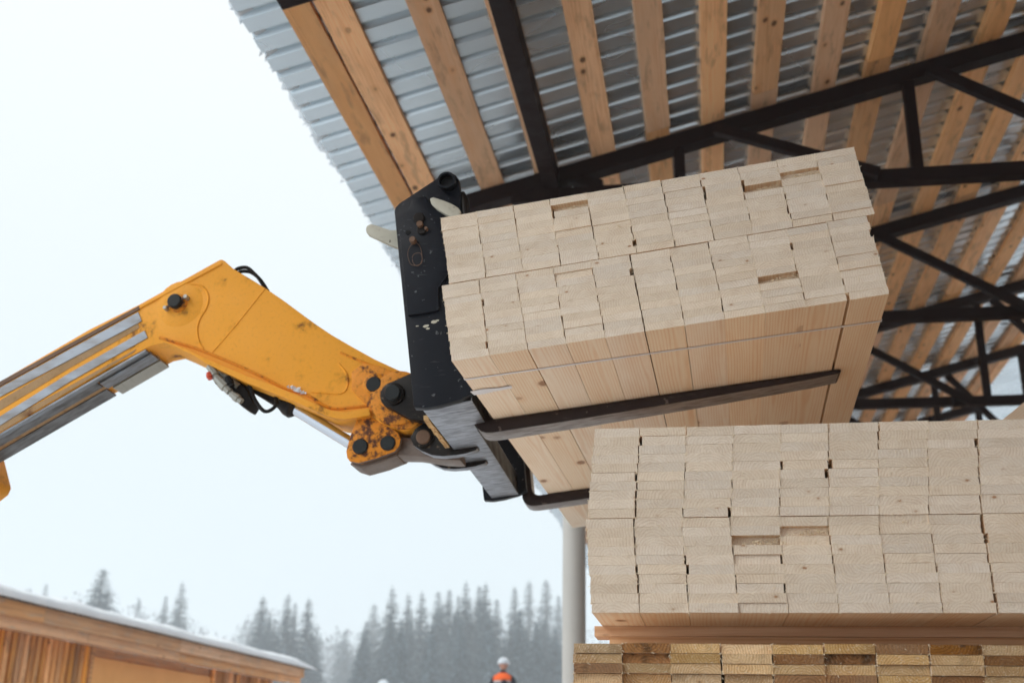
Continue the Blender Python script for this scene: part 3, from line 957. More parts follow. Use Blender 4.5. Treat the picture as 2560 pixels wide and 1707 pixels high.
# pins
def pin(x, z, r, y0, y1, mat=M_PIN, name='pin', rim=True):
    mb = MB()
    mb.tube([(x, y1, z), (x, y0 + .004, z), (x, y0, z)], [r, r, r * .86], 24)
    o = tp(mb, name, mat, smooth=True)
    return o
pin(-2.042, 3.188, .029, Y0 - .035, Y0 + .02)
pin(-2.036, 3.186, .038, Y0 - .012, Y0 + .01, M_YELR, 'pin_boss')
pin(-2.030, 3.184, .10, Y0 - .003, Y0 + .01, M_YEL, 'pin_boss')
pin(-1.998, 3.205, .009, Y0 - .03, Y0, M_FIT, 'bolt'); pin(-2.080, 3.161, .008, Y0 - .03, Y0, M_FIT, 'bolt')
mb = MB(); mb.tube([(-2.085, Y0 - .022, 3.158), (-1.995, Y0 - .022, 3.207)], .006, 8); tp(mb, 'locking_bar', M_BOLT)
pin(-1.202, 2.816, .046, Y0 - .016, Y0, M_YELR, 'pin_boss')
pin(-1.202, 2.816, .030, Y0 - .024, Y0, M_PIN)
pin(-1.106, 2.76, .105, Y0 - .022, Y0, M_YELR, 'pin_boss')
# carriage arm on the big pin
for ya, yb in ((3.93, 3.976), (4.224, 4.27)):
    mb = MB()
    arm = [(-1.109 + .052 * math.cos(a), 2.778 + .052 * math.sin(a) - .022) for a in [R(100 + 16 * k) for k in range(11)]]
    arm = arm + [(-1.04, 2.66), (-.88, 2.64), (-.86, 2.90), (-1.02, 2.85)]
    mb.extrude(arm, ya, yb, W_)
    tp(mb, 'carriage_arm', M_BLACKR, bevel=.005, smooth=True)
pin(-1.106, 2.757, .041, 3.915, 4.29, M_BLACKR, 'pin_boss')
pin(-1.106, 2.757, .031, 3.900, 4.30, M_PIN)
# tilt link
LINK = [(-1.266, 2.688), (-1.289, 2.62), (-1.299, 2.565), (-1.294, 2.541), (-1.283, 2.527), (-1.248, 2.52), (-1.174, 2.539), (-1.114, 2.561), (-1.097, 2.581), (-1.093, 2.608),
        (-1.108, 2.636), (-1.133, 2.65), (-1.169, 2.672), (-1.197, 2.693), (-1.233, 2.708)]
for ya, yb in ((4.004, 4.034), (4.166, 4.196)):
    mb = MB(); mb.extrude(LINK, ya, yb, W_, 0, 1)
    tp(mb, 'tilt_link', [M_YELR, M_LINKB], bevel=.004, smooth=True)
pin(-1.245, 2.581, .030, Y0 - .004, 4.20); pin(-1.140, 2.592, .029, Y0 - .004, 4.20)
pin(-1.245, 2.581, .040, 4.04, 4.16, M_YELR, 'rod_eye'); pin(-1.140, 2.592, .038, 4.04, 4.16, M_BOLT, 'link_eye')
mb = MB()
mb.extrude([(-1.165, 2.60), (-1.14, 2.632), (-1.07, 2.625), (-.985, 2.60), (-.88, 2.585), (-.87, 2.53), (-.94, 2.535), (-1.04, 2.552), (-1.13, 2.555)], 4.045, 4.155, W_, 0)
tp(mb, 'push_link', [M_LINKB], bevel=.012, smooth=True)
mb = MB(); mb.extrude([(-1.290, 2.522), (-1.248, 2.508), (-1.174, 2.527), (-1.112, 2.551), (-1.112, 2.561), (-1.174, 2.541), (-1.248, 2.522), (-1.285, 2.534)], 4.036, 4.164, W_)
tp(mb, 'link_web', M_LINKB, bevel=.003)
# tilt cylinder under the nose
mb = MB(); mb.tube([(-1.56, 4.1, 2.772), (-1.25, 4.1, 2.583)], .0235, 20); tp(mb, 'cylinder_rod', M_CHROME, smooth=True)
mb = MB(); mb.tube([(-1.98, 4.1, 3.03), (-1.60, 4.1, 2.797), (-1.575, 4.1, 2.782), (-1.553, 4.1, 2.768), (-1.545, 4.1, 2.763)], [.034, .034, .044, .044, .034], 20); tp(mb, 'cylinder_barrel', M_BLACKR, smooth=True)
# hose block and couplings
mb = MB(); mb.extrude([(-1.881, 2.888), (-1.874, 2.929), (-1.835, 2.925), (-1.778, 2.883), (-1.73, 2.833), (-1.697, 2.778), (-1.715, 2.747), (-1.742, 2.762), (-1.786, 2.80), (-1.858, 2.855)], 4.03, 4.12, W_)
tp(mb, 'hose_block', M_HOSE, bevel=.006, smooth=True)
for p, q, r_, m_ in [((-1.874, 3.995, 2.915), (-1.83, 3.995, 2.86), .017, M_FIT), ((-1.835, 3.99, 2.865), (-1.775, 3.99, 2.806), .020, M_FIT), ((-1.79, 3.985, 2.865), (-1.765, 3.985, 2.825), .015, M_HOSE),
                     ((-1.77, 3.99, 2.80), (-1.722, 3.99, 2.765), .016, M_FIT), ((-1.84, 4.03, 2.91), (-1.76, 4.03, 2.84), .017, M_FIT), ((-1.868, 3.985, 2.885), (-1.858, 3.985, 2.858), .013, M_RED)]:
    mb = MB(); d = Vector(q) - Vector(p)
    mb.tube([p, Vector(p) + d * .3, Vector(p) + d * .32, Vector(p) + d * .68, Vector(p) + d * .7, q], [r_ * .8, r_ * .8, r_, r_, r_ * .75, r_ * .75], 8)
    tp(mb, 'hose_coupling', m_, smooth=True)
mb = MB(); mb.tube(smoothpath([(-1.72, 4.02, 2.86), (-1.698, 4.02, 2.813), (-1.684, 4.02, 2.784), (-1.659, 4.02, 2.750), (-1.636, 4.02, 2.733), (-1.611, 4.02, 2.740), (-1.598, 4.03, 2.765), (-1.61, 4.05, 2.80)], 5), .0075, 8); tp(mb, 'hose', M_HOSE, smooth=True)
for dy in (0, .03):
    mb = MB(); mb.tube(smoothpath([(-1.86, 4.09 + dy, 3.345), (-1.84, 4.08 + dy, 3.362), (-1.800, 4.08 + dy, 3.366 - dy * .2), (-1.765, 4.08 + dy, 3.338), (-1.737, 4.08 + dy, 3.307), (-1.708, 4.09 + dy, 3.262)], 5), .0075, 8); tp(mb, 'hose', M_HOSE, smooth=True)
# rag of snow on the flange
sn = MB(); r5 = random.Random(4)
for k in range(46):
    c = Vector((-1.505 + r5.gauss(0, .02), Y0 - .006 + r5.uniform(-.006, .002), 2.806 - r5.gauss(0, .004) - 0))
    c.z = 2.806 - (c.x + 1.505) * .42 + r5.gauss(0, .005)
    s = r5.uniform(.003, .009)
    sn.add([c + Vector((r5.uniform(-1, 1), r5.uniform(-1, .3), r5.uniform(-1, 1))) * s for _ in range(5)], [(0, 1, 2), (0, 2, 3), (0, 3, 4), (1, 3, 2), (0, 4, 1), (1, 4, 3)])
tag(tp(sn, 'snow_crumbs', M_SNOW), kind='stuff')

# fork carriage -----------------------------------------------------
PLATE = [(-.207, -.013), (-.208, .013), (-.231, .694), (-.226, .71), (-.211, .723), (-.053, .803), (-.038, .807), (-.024, .805), (-.008, .793), (.001, .777),
         (.003, .718), (-.001, .65), (-.016, .60), (-.018, .398), (-.018, .002), (-.021, .003), (-.056, -.010), (-.122, -.019), (-.171, -.02)]
for b0, b1 in ((.325, .360), (1.70, 1.735)):
    mb = MB(); mb.extrude(PLATE if b0 < 1 else [(a - .006, w) for a, w in PLATE], b0, b1, K, 0)
    tp(mb, 'side_plate', M_BLACK, bevel=.003, smooth=True)
mb = MB()
mb.extrude([(-.166, .722), (-.118, .727), (-.112, .712), (-.10, .69), (-.03, .64), (-.020, .60), (-.022, .50), (-.035, .455), (-.095, .38), (-.10, .30), (-.205, .30), (-.216, .618), (-.187, .673), (-.170, .706)], .312, .3255, K)
tp(mb, 'stiffener_plate', M_BLACK, bevel=.003, smooth=True)
def kpin(a, w, r, b0, b1, mat, name='bolt', seg=22, r2=None):
    mb = MB(); mb.tube([K((a, b1, w)), K((a, b0 + .003, w)), K((a, b0, w))], [r, r, r2 or r * .85], seg)
    return tp(mb, name, mat, smooth=True)
# open tube eye at the top
mb = MB()
for rr0, rr1, bb0, bb1 in ((.024, .031, .295, .36),):
    N = 24; vs = []; fs = []
    for b in (bb0, bb1):
        for rad in (rr0, rr1):
            for k in range(N):
                a = math.tau * k / N
                vs.append(K((-.038 + rad * math.cos(a), b, .765 + rad * math.sin(a))))
    for k in range(N):
        k2 = (k + 1) % N
        fs += [(k, N + k, N + k2, k2), (2 * N + k, 2 * N + k2, 3 * N + k2, 3 * N + k), (N + k, 3 * N + k, 3 * N + k2, N + k2), (k, k2, 2 * N + k2, 2 * N + k)]
    mb.add(vs, fs)
tp(mb, 'tube_eye', M_BLACK, smooth=True)
kpin(-.038, .765, .0235, .318, .33, M_HOSE, 'dark_tube_bore_disc')  # black disc stands in for the shade inside the tube
kpin(-.140, .616, .011, .29, .33, M_BOLT); kpin(-.120, .598, .006, .295, .33, M_BOLT); kpin(-.144, .645, .020, .303, .33, M_BLACKR)
kpin(-.136, .600, .018, .303, .33, M_BLACKR)
kpin(-.186, .600, .009, .309, .33, M_HOSE, 'dark_bolt_hole_disc')  # black stub in place of a hole, its shade put into the colour
kpin(-.168, .562, .011, .288, .33, M_BOLT)
mb = MB(); mb.tube(smoothpath([K((a, .306, w)) for a, w in [(-.168, .556), (-.185, .537), (-.19, .512), (-.183, .481), (-.168, .472), (-.146, .476), (-.142, .503), (-.145, .532), (-.155, .551)]], 5, True) , .0009, 6, cap=False); tp(mb, 'lynch_pin_ring', M_BOLT, smooth=True)
mb = MB(); mb.tube(smoothpath([K((a, .296, w)) for a, w in [(-.174, .496), (-.167, .508), (-.156, .511), (-.144, .507), (-.14, .49), (-.145, .474), (-.156, .464), (-.169, .472)]], 5, True), .0009, 6, cap=False); tp(mb, 'lynch_pin_ring', M_BOLT, smooth=True)
mb = MB(); r8 = random.Random(2)
for a_, w_c, s_ in ((-.178, .262, .006), (-.150, .258, .013), (-.142, .248, .008), (-.120, .268, .014), (-.112, .270, .009), (-.19, .445, .004), (-.15, .39, .005)):
    pts_ = [(a_ + s_ * r8.uniform(.6, 1.1) * math.cos(q), w_c + s_ * .45 * r8.uniform(.5, 1.1) * math.sin(q)) for q in [math.tau * j / 7 for j in range(7)]]
    mb.add([K((x_, .3235, z_)) for x_, z_ in pts_], [tuple(range(6, -1, -1))])
tag(tp(mb, 'paint_chips', M_LUG), kind='stuff')
mb = MB(); mb.extrude([(-.345, .668), (-.341, .679), (-.327, .684), (-.311, .677), (-.284, .662), (-.258, .647), (-.20, .640), (-.20, .57), (-.229, .572), (-.266, .595), (-.305, .623), (-.337, .645), (-.344, .656)], .363, .385, K)
tp(mb, 'locking_lever', M_LUG, bevel=.003, smooth=True)
mb = MB(); mb.extrude([(-.098, .702), (-.086, .705), (-.048, .684), (-.022, .666), (-.004, .65), (.004, .635), (-.002, .62), (-.026, .617), (-.051, .635), (-.078, .660), (-.095, .684)], .290, .3085, K)
tp(mb, 'locking_lever', M_LUG, bevel=.003, smooth=True)
mb = MB(); mb.tube([K((.004, .345, .73)), K((.012, .345, .70)), K((.012, .345, .62)), K((.006, .345, .60))], [.012, .016, .016, .010], 12); tp(mb, 'guide_pin', M_BLACKR, smooth=True)
# carriage bars: lower box with scraped underside, upper bar
mb = MB()
def kbox(a0, b0, w0, a1, b1, w1, mi=0): mb.box((a0, b0, w0), (a1, b1, w1), mi, K)
a_n, a_f = (-.178, -.022), (-.213, -.055)
lowb = []
NSEG = 10
mb = MB()
for k in range(NSEG + 1):
    b = (.361, .50, .604, .612, .75, .90, 1.05, 1.2, 1.35, 1.5, 1.699)[k]; f = (b - .361) / 1.338; ar = -.022 if b < .61 else -.060
    lowb.append([(-.190 + .012 * f, b, -.010), (ar, b, -.010), (ar, b, .085), (-.10, b, .105), (-.19, b, .085)])
vs = [K(p) for rg in lowb for p in rg]
fs = []; fm_ = []
for k in range(NSEG):
    for j in range(5):
        fs.append((k * 5 + j, k * 5 + (j + 1) % 5, (k + 1) * 5 + (j + 1) % 5, (k + 1) * 5 + j)); fm_.append(0 if j == 0 else 1)
mb.add(vs, fs); mb.m = fm_
mb.add([vs[i] for i in range(5)], [(4, 3, 2, 1, 0)], 1); mb.add(vs[-5:], [(0, 1, 2, 3, 4)], 1)
tp(mb, 'lower_crossbar', [M_BRUSH, M_BLACKR], bevel=.003, smooth=True)
mb = MB(); kbox(-.12, .361, .60, -.060, 1.699, .72); tp(mb, 'upper_crossbar', M_BLACKR, bevel=.004)
mb = MB(); kbox(-.20, .361, .30, -.17, 1.699, .42); tp(mb, 'rear_crossbar', M_BLACKR, bevel=.004)
# hooked brackets under the lower bar that carry it to the arm
for b0, b1 in ((.88, .925), (1.075, 1.12)):
    mb = MB()
    brk = [(-.18, .10), (-.28, .115), (-.325, .090), (-.345, .060), (-.335, .030), (-.306, .004), (-.268, -.018), (-.228, -.027), (-.18, -.030), (-.14, -.029), (-.105, -.022), (-.095, -.014), (-.100, -.006), (-.18, -.004)]
    mb.extrude(brk, b0, b1, K, 0, 1)
    tp(mb, 'carriage_bracket', [M_BLACKR, M_BRUSH], bevel=.003, smooth=True)
kpin(-.295, .052, .040, .868, .90, M_BLACKR, 'pivot_boss'); kpin(-.292, .050, .027, .858, 1.13, M_BOLT, 'pivot_pin')
mb = MB(); r6 = random.Random(9)
for k in range(12):
    b = .50 + k * .030
    mb.box((-.213, b, -.004 + r6.uniform(-.003, .003)), (-.196, b + .033, .012 + r6.uniform(-.003, .004)), 0, K)
tp(mb, 'wedged_wood_strip', M_ENDY)
# forks
def fork(b0, name='fork'):
    mb = MB()
    out = [(-.057, .66), (-.010, .66), (-.010, .035)]
    for k in range(5):
        a = R(180 + 22.5 * k); out.append((.022 + .032 * math.cos(a), .0305 + .032 * math.sin(a)))
    out += [(.6, -.0015), (1.10, -.0015), (1.165, -.0015), (1.172, -.006), (1.165, -.014), (1.08, -.020), (.7, -.033), (.3, -.043), (.05, -.046),
            (.0, -.046), (-.022, -.0435), (-.039, -.036), (-.050, -.023), (-.056, -.006)]
    n_ = len(out)
    mb.extrude(out, b0, b0 + .112, K, 0, 1)
    o = tp(mb, name, [M_FORK, M_FORKB], bevel=.004, smooth=True)
    # blunt rounded plan at the tip
    return o
fork(.612); fork(1.79)
mb = MB(); mb.box((-.10, 1.735, .56), (-.062, 1.90, .70), 0, K); mb.box((-.10, 1.735, .03), (-.062, 1.80, .10), 0, K); tp(mb, 'fork_hook', M_BLACKR, bevel=.003)

# ------------------------------------------------------------------ wooden hut, lower left
HX = -8.0
HY0, HY1 = 10.6, 23.0
EZ = 3.17
hut = empty('wooden_hut', (HX - 2.5, 17, 0)); HLc = Vector((HX - 2.5, 17, 0))
tag(hut, 'orange-stained timber hut with vertical battens and a snow covered corrugated roof, lower left', 'hut')
def hp(mb, name, mats, **k):
    o = mb.build(name, mats, hut, **k); o.location = -HLc; return o
mb = MB(); mb.box((HX - 5.5, HY0, -.5), (HX - .42, HY1 - .65, EZ - .30)); hp(mb, 'wall', M_FASCIA)
# battens, each its own piece
bmesh_b = [plank_mesh('batten', .09, 3.6, .035, M_HUT, 200 + k, wob=.006, n=5) for k in range(4)]
y = HY0 + .05
door0, door1 = 15.25, 19.35
while y < HY1 - .7:
    if not (door0 < y < door1):
        o = put('batten', rnd.choice(bmesh_b), hut)
        o.location = Vector((HX - .42 + rnd.uniform(-.004, .01), y, EZ - .31 - 1.8)) - HLc
        o.rotation_euler = (R(90), 0, R(90))
        s = rnd.uniform(.75, 1.15); o.scale = (s, 1, rnd.uniform(.8, 1.3))
    y += rnd.uniform(.125, .15)
mb = MB(); mb.box((HX - .43, door0 + .02, -.5), (HX - .375, door1 - .02, EZ - .44)); hp(mb, 'plywood_panel', simple('smooth_orange_plywood', (.88, .43, .13), .6, .25, 1.2, (.72, .32, .08)))
mb = MB(); mb.box((HX - .43, door0 - .06, -.5), (HX - .35, door0 + .015, EZ - .31)); hp(mb, 'door_frame', M_HUT)
mb = MB(); mb.box((HX - .43, door1 - .015, -.5), (HX - .35, door1 + .06, EZ - .31)); hp(mb, 'door_frame', M_HUT)
# fascia boards in lengths, an upper one proud of a lower one
y = HY0 - .5
fr = random.Random(12)
while y < HY1 - .1:
    L = min(fr.choice((2.4, 3.2, 3.9)), HY1 - y)
    mb = MB(); mb.box((HX - .045, y + .004, EZ - .205), (HX - fr.uniform(0, .008), y + L - .004, EZ - .03)); hp(mb, 'fascia_board', M_FASCIA)
    y += L
y = HY0 - .5
while y < HY1 - .15:
    L = min(fr.choice((2.8, 3.6, 4.4)), HY1 - .05 - y)
    mb = MB(); mb.box((HX - .12, y + .004, EZ - .335), (HX - .05 - fr.uniform(0, .008), y + L - .004, EZ - .20)); hp(mb, 'fascia_board', M_FASCIA)
    y += L
mb = MB(); mb.box((HX - .40, HY0 - .4, EZ - .30), (HX - .125, HY1 - .1, EZ - .285)); hp(mb, 'soffit', M_HUT)
# corrugated roof sheet: wavy along Y, low slope up to the left
def hroof(x): return EZ - .02 + (HX + .06 - x) * .10
mb = MB(); vs = []; fs = []; ny = 560
for j in range(ny + 1):
    y = HY0 - .5 + (HY1 + .25 - HY0 + .5) * j / ny
    h = .014 * math.sin(y * math.tau / .16)
    for x in (HX + .06, HX - 3, HX - 6.2): vs.append((x, y, hroof(x) + h))
for j in range(ny):
    for i in range(2): fs.append((j * 3 + i, j * 3 + i + 1, (j + 1) * 3 + i + 1, (j + 1) * 3 + i))
mb.add(vs, fs); hp(mb, 'corrugated_roof', simple('dull_brown_sheet', (.24, .20, .17), .6))
mb = MB(); vs = []; fs = []; ny = 90
for j in range(ny + 1):
    y = HY0 - .48 + (HY1 + .38 - HY0 + .48) * j / ny
    t_ = min(1, (ny - j) / 6.0) ** .5
    b = .020 * smn(y * .5, 2) ; thk = (.13 + .015 * smn(y * .8, 4)) * t_ + .012
    for x, h in ((HX + .01, .017), (HX + .10 + b, .02 - .02), (HX + .135 + b, .06 * t_), (HX + .08 + b, thk * .8), (HX - .08, thk), (HX - 1, thk + .05), (HX - 6.2, thk + .06)):
        vs.append((x, y, hroof(x) + h))
m = 7
for j in range(ny):
    for i in range(m - 1): fs.append((j * m + i, j * m + i + 1, (j + 1) * m + i + 1, (j + 1) * m + i))
fs.append(tuple(range(ny * m, ny * m + m)))
mb.add(vs, fs); o = hp(mb, 'roof_snow', M_SNOW); o.data.polygons.foreach_set('use_smooth', [True] * len(o.data.polygons))
mb = MB(); mb.tube([(HX - .1, HY1 - .75, EZ - .32), (HX - .1, HY1 - .75, EZ - .48)], .05, 10); mb.tube([(HX - .1, HY1 - .75, EZ - .48), (HX - .1, HY1 - .75, EZ - .60)], [.09, .06], 10)
hp(mb, 'lamp', M_HELM)

# ------------------------------------------------------------------ people
def skin_body(name, chain, mat, parent, loc):
    """chain: list of (x,y,z,r) vertices with edges given; one continuous surface"""
    vs, es = chain
    me = bpy.data.meshes.new(name)
    me.from_pydata([v[:3] for v in vs], es, [])
    o = put(name, me, parent, loc)
    md = o.modifiers.new('skin', 'SKIN')
    for i, sv in enumerate(me.skin_vertices[0].data):
        sv.radius = (vs[i][3], vs[i][4] if len(vs[i]) > 4 else vs[i][3])
    me.skin_vertices[0].data[0].use_root = True
    sb = o.modifiers.new('sub', 'SUBSURF'); sb.levels = 2; sb.render_levels = 2
    dg = bpy.context.evaluated_depsgraph_get()
    me2 = bpy.data.meshes.new_from_object(o.evaluated_get(dg))
    o.modifiers.clear()
    o.data = me2
    me2.materials.clear(); me2.materials.append(mat)
    me2.polygons.foreach_set('use_smooth', [True] * len(me2.polygons))
    return o

def person(loc, yaw, label, arms):
    root = empty('person', loc, (0, 0, yaw))
    tag(root, label, 'person', 'yard workers in white hard hats')
    # facing +Y (away); legs, trunk, neck and arms in one surface
    V = [(0, 0, .98, .15, .11), (0, 0, 1.15, .145, .11), (0, .01, 1.32, .17, .125), (0, .01, 1.43, .14, .10), (0, .01, 1.50, .062), (0, .02, 1.56, .058),
         (-.10, 0, .90, .10), (-.11, .02, .50, .072), (-.12, -.02, .10, .055), (-.12, .13, .04, .045),
         (.10, 0, .90, .10), (.11, .05, .50, .072), (.12, 0, .10, .055), (.12, .15, .04, .045)]
    E_ = [(0, 1), (1, 2), (2, 3), (3, 4), (4, 5), (0, 6), (6, 7), (7, 8), (8, 9), (0, 10), (10, 11), (11, 12), (12, 13)]
    for s in (-1, 1):
        k = len(V)
        V += [(s * .17, .01, 1.40, .075), (s * .215, .01, 1.34, .07), (s * .25, -.01 + arms * .05, 1.09, .055), (s * .235, .10 + arms * .12, .88 + arms * .15, .042)]
        E_ += [(3, k), (k, k + 1), (k + 1, k + 2), (k + 2, k + 3)]
    body = skin_body('body', (V, E_), M_NAVY, root, (0, 0, 0))
    # hands: palm, four fingers and thumb
    for s in (-1, 1):
        hx, hy, hz = s * .233, .115 + arms * .125, .86 + arms * .16
        mb = MB(); mb.tube([(hx, hy - .01, hz + .02), (hx, hy + .02, hz - .03), (hx, hy + .04, hz - .07)], [.03, .04, .034], 8)
        for q in range(4):
            fx = hx + (q - 1.5) * .018; L = (.06, .072, .068, .055)[q]
            mb.tube([(fx, hy + .04, hz - .07), (fx, hy + .055, hz - .07 - L * .5), (fx, hy + .05, hz - .07 - L)], [.009, .0085, .007], 6)
        mb.tube([(hx - s * .02, hy + .02, hz - .02), (hx - s * .045, hy + .045, hz - .05), (hx - s * .045, hy + .06, hz - .08)], [.012, .011, .009], 6)
        mb.build('glove', M_REFL, root, smooth=True)
    # head with face, then helmet
    bm = bmesh.new()
    bmesh.ops.create_uvsphere(bm, u_segments=20, v_segments=14, radius=1)
    for v in bm.verts:
        x, y_, z = v.co
        v.co = Vector((x * .078, y_ * .095 + (.012 if y_ > 0 and abs(x) < .25 and -.25 < z < .05 else 0), z * .115)) + Vector((0, .03, 1.66))
    me = bpy.data.meshes.new('head'); bm.to_mesh(me); bm.free(); me.materials.append(M_SKIN)
    me.polygons.foreach_set('use_smooth', [True] * len(me.polygons))
    head = put('head', me, root)
    for s in (-1, 1):
        mb = MB(); mb.tube([(s * .078, .025, 1.635), (s * .088, .02, 1.655), (s * .086, .02, 1.685)], [.008, .013, .008], 8); mb.build('ear', M_SKIN, head, smooth=True)
        mb = MB(); mb.tube([(s * .03, .115, 1.665), (s * .03, .124, 1.665)], [.010, .008], 8); mb.build('eye', M_HOSE, head, smooth=True)
    mb = MB(); mb.tube([(0, .12, 1.66), (0, .145, 1.635), (0, .135, 1.628)], [.008, .012, .008], 8); mb.build('nose', M_SKIN, head, smooth=True)
    mb = MB(); mb.tube([(-.025, .122, 1.600), (0, .128, 1.598), (.025, .122, 1.600)], .005, 6); mb.build('mouth', M_RED, head, smooth=True)
    # helmet dome with brim
    mb = MB(); vs, fs = [], []
    NR, NS = 8, 24
    for i in range(NR + 1):
        a = R(90) * i / NR
        for k in range(NS):
            t_ = math.tau * k / NS
            rr_ = math.cos(a)
            vs.append((.125 * rr_ * math.cos(t_), .03 + .145 * rr_ * math.sin(t_), 1.685 + .125 * math.sin(a)))
    for i in range(NR):
        for k in range(NS): fs.append((i * NS + k, i * NS + (k + 1) % NS, (i + 1) * NS + (k + 1) % NS, (i + 1) * NS + k))
    mb.add(vs, fs)
    mb.tube([(0, .03, 1.683), (0, .03, 1.675)], [.132, .126], 24)
    mb.box((-.07, .15, 1.676), (.07, .205, 1.684))
    o = mb.build('helmet', M_HELM, root); smooth_by_angle(o)
    # orange vest shoulders and its grey band over the dark jacket
    mb = MB(); vs, fs = [], []
    lv = [(1.345, .205, .160), (1.37, .215, .162), (1.43, .205, .14), (1.475, .13, .105), (1.50, .085, .085)]
    NS = 28
    for z, rx, ry in lv:
        for k in range(NS):
            t_ = math.tau * k / NS
            vs.append((rx * math.cos(t_), .01 + ry * math.sin(t_), z))
    for i in range(len(lv) - 1):
        for k in range(NS): fs.append((i * NS + k, i * NS + (k + 1) % NS, (i + 1) * NS + (k + 1) % NS, (i + 1) * NS + k))
    mb.add(vs, fs); mb.build('vest', M_ORANGE, root, smooth=True)
    mb = MB()
    for z, rx, ry in ((1.298, .192, .156),):
        mb2v = []
        for zz in (z, z + .045):
            for k in range(NS):
                t_ = math.tau * k / NS
                mb2v.append(((rx + .004) * math.cos(t_), .01 + (ry + .003) * math.sin(t_), zz))
        mb.add(mb2v, [(k, (k + 1) % NS, NS + (k + 1) % NS, NS + k) for k in range(NS)])
    mb.build('reflective_band', M_REFL, root, smooth=True)
    mb = MB(); mb.extrude([(-.02, 1.05), (.15, 1.05), (.15, 1.27), (.10, 1.36), (.04, 1.36), (-.02, 1.25)], -.185, -.12, lambda p: Vector(p))
    mb.build('dark_back_panel', M_NAVY, root, bevel=.02, smooth=False)
    return root
px, py = -4.13, 24.0
person((px, py, ground_h(px, py) - .06), R(-8), 'person seen from behind in white helmet, orange vest and dark jacket, near the grey post', .2)
px2, py2 = -6.63, 24.0
person((px2, py2, 1.20), R(25), 'person of whom only the crown of a white helmet shows at the bottom edge', .6)

# ------------------------------------------------------------------ trees
def spruce(seed, H_=12.0, Rb=2.1, sparse=1.0):
    r = random.Random(seed)
    tk = MB()
    tk.tube([(0, 0, -.6), (0, 0, H_ * .5), (r.uniform(-.05, .05), 0, H_ * .97)], [.17, .10, .015], 8)
    cr = MB()
    z = .8
    while z < H_ * .985:
        f = z / H_
        Rz_ = Rb * (1 - f) ** .82 * r.uniform(.78, 1.12) + .06
        nb = max(4, int((11 - 5 * f) * sparse))
        a0 = r.uniform(0, 6.28)
        for k in range(nb):
            a = a0 + math.tau * k / nb + r.uniform(-.3, .3)
            L = Rz_ * r.uniform(.65, 1.12)
            ca, sa = math.cos(a), math.sin(a)
            droop = .28 + .25 * (1 - f) + r.uniform(-.08, .12)
            ns = max(3, int(L / .16))
            for q in range(ns):
                t_ = (q + .6) / ns
                rad = L * t_
                zz = z + .10 * L * math.sin(t_ * 2.2) - droop * L * t_ ** 1.6
                for s in (-1, 1):
                    tw = (.34 * (1 - t_) + .13) * L ** .5 * r.uniform(.5, 1.1)
                    px_, py_ = ca * rad, sa * rad
                    aa = a + s * r.uniform(.5, 1.1)
                    tx, ty = px_ + math.cos(aa) * tw, py_ + math.sin(aa) * tw
                    w = .05 + .035 * r.random()
                    tz = zz - tw * r.uniform(.25, .75)
                    sn_ = 1 if r.random() < .30 else 0
                    cr.add([(px_, py_, zz + .03), (px_ + w * ca, py_ + w * sa, zz - .05), (tx, ty, tz), (tx - w * ca, ty - w * sa, tz + .06)], [(0, 1, 2, 3)], sn_)
                    # hanging spray
                    cr.add([(px_, py_, zz), (tx * .6 + px_ * .4, ty * .6 + py_ * .4, zz - .02), ((px_ + tx) / 2, (py_ + ty) / 2, zz - tw * r.uniform(.4, .95))], [(0, 1, 2)], 0)
        z += r.uniform(.16, .27) * (1 + .3 * (1 - f)) * (1 + .25 * (f > .85))
    for q in range(10):
        a = r.uniform(0, 6.28); zz = H_ * r.uniform(.93, 1)
        cr.add([(0, 0, zz), (.02, 0, zz + .05), (.10 * math.cos(a), .10 * math.sin(a), zz + .02)], [(0, 1, 2)], 0)
    return tk, cr
protos = []
for s, (h_, rb, sp) in enumerate([(12, 2.0, 1.0), (12, 1.55, 1.0), (12, 2.6, .95), (12, 1.25, .8), (12, 1.8, 1.1)]):
    tk, cr = spruce(40 + s, h_, rb, sp)
    def me_of(mb, name, mats):
        me = bpy.data.meshes.new(name); me.from_pydata(mb.v, [], mb.f)
        for m_ in mats: me.materials.append(m_)
        me.polygons.foreach_set('material_index', mb.m); me.update(); return me
    protos.append((me_of(tk, 'trunk', [M_BARK]), me_of(cr, 'crown', [M_NEEDLE, M_FROST])))
def tree(x, y, ztop, proto, label, cat='tree', wide=1.0):
    g = ground_h(x, y)
    s = (ztop - g) / 12.0
    t = empty('spruce_tree', (x, y, g), (0, 0, rnd.uniform(0, 6.28)))
    t.scale = (s * wide, s * wide, s)
    tag(t, label, cat, 'snow-dusted spruces beyond the yard')
    put('trunk', protos[proto][0], t); put('crown', protos[proto][1], t)
    return t
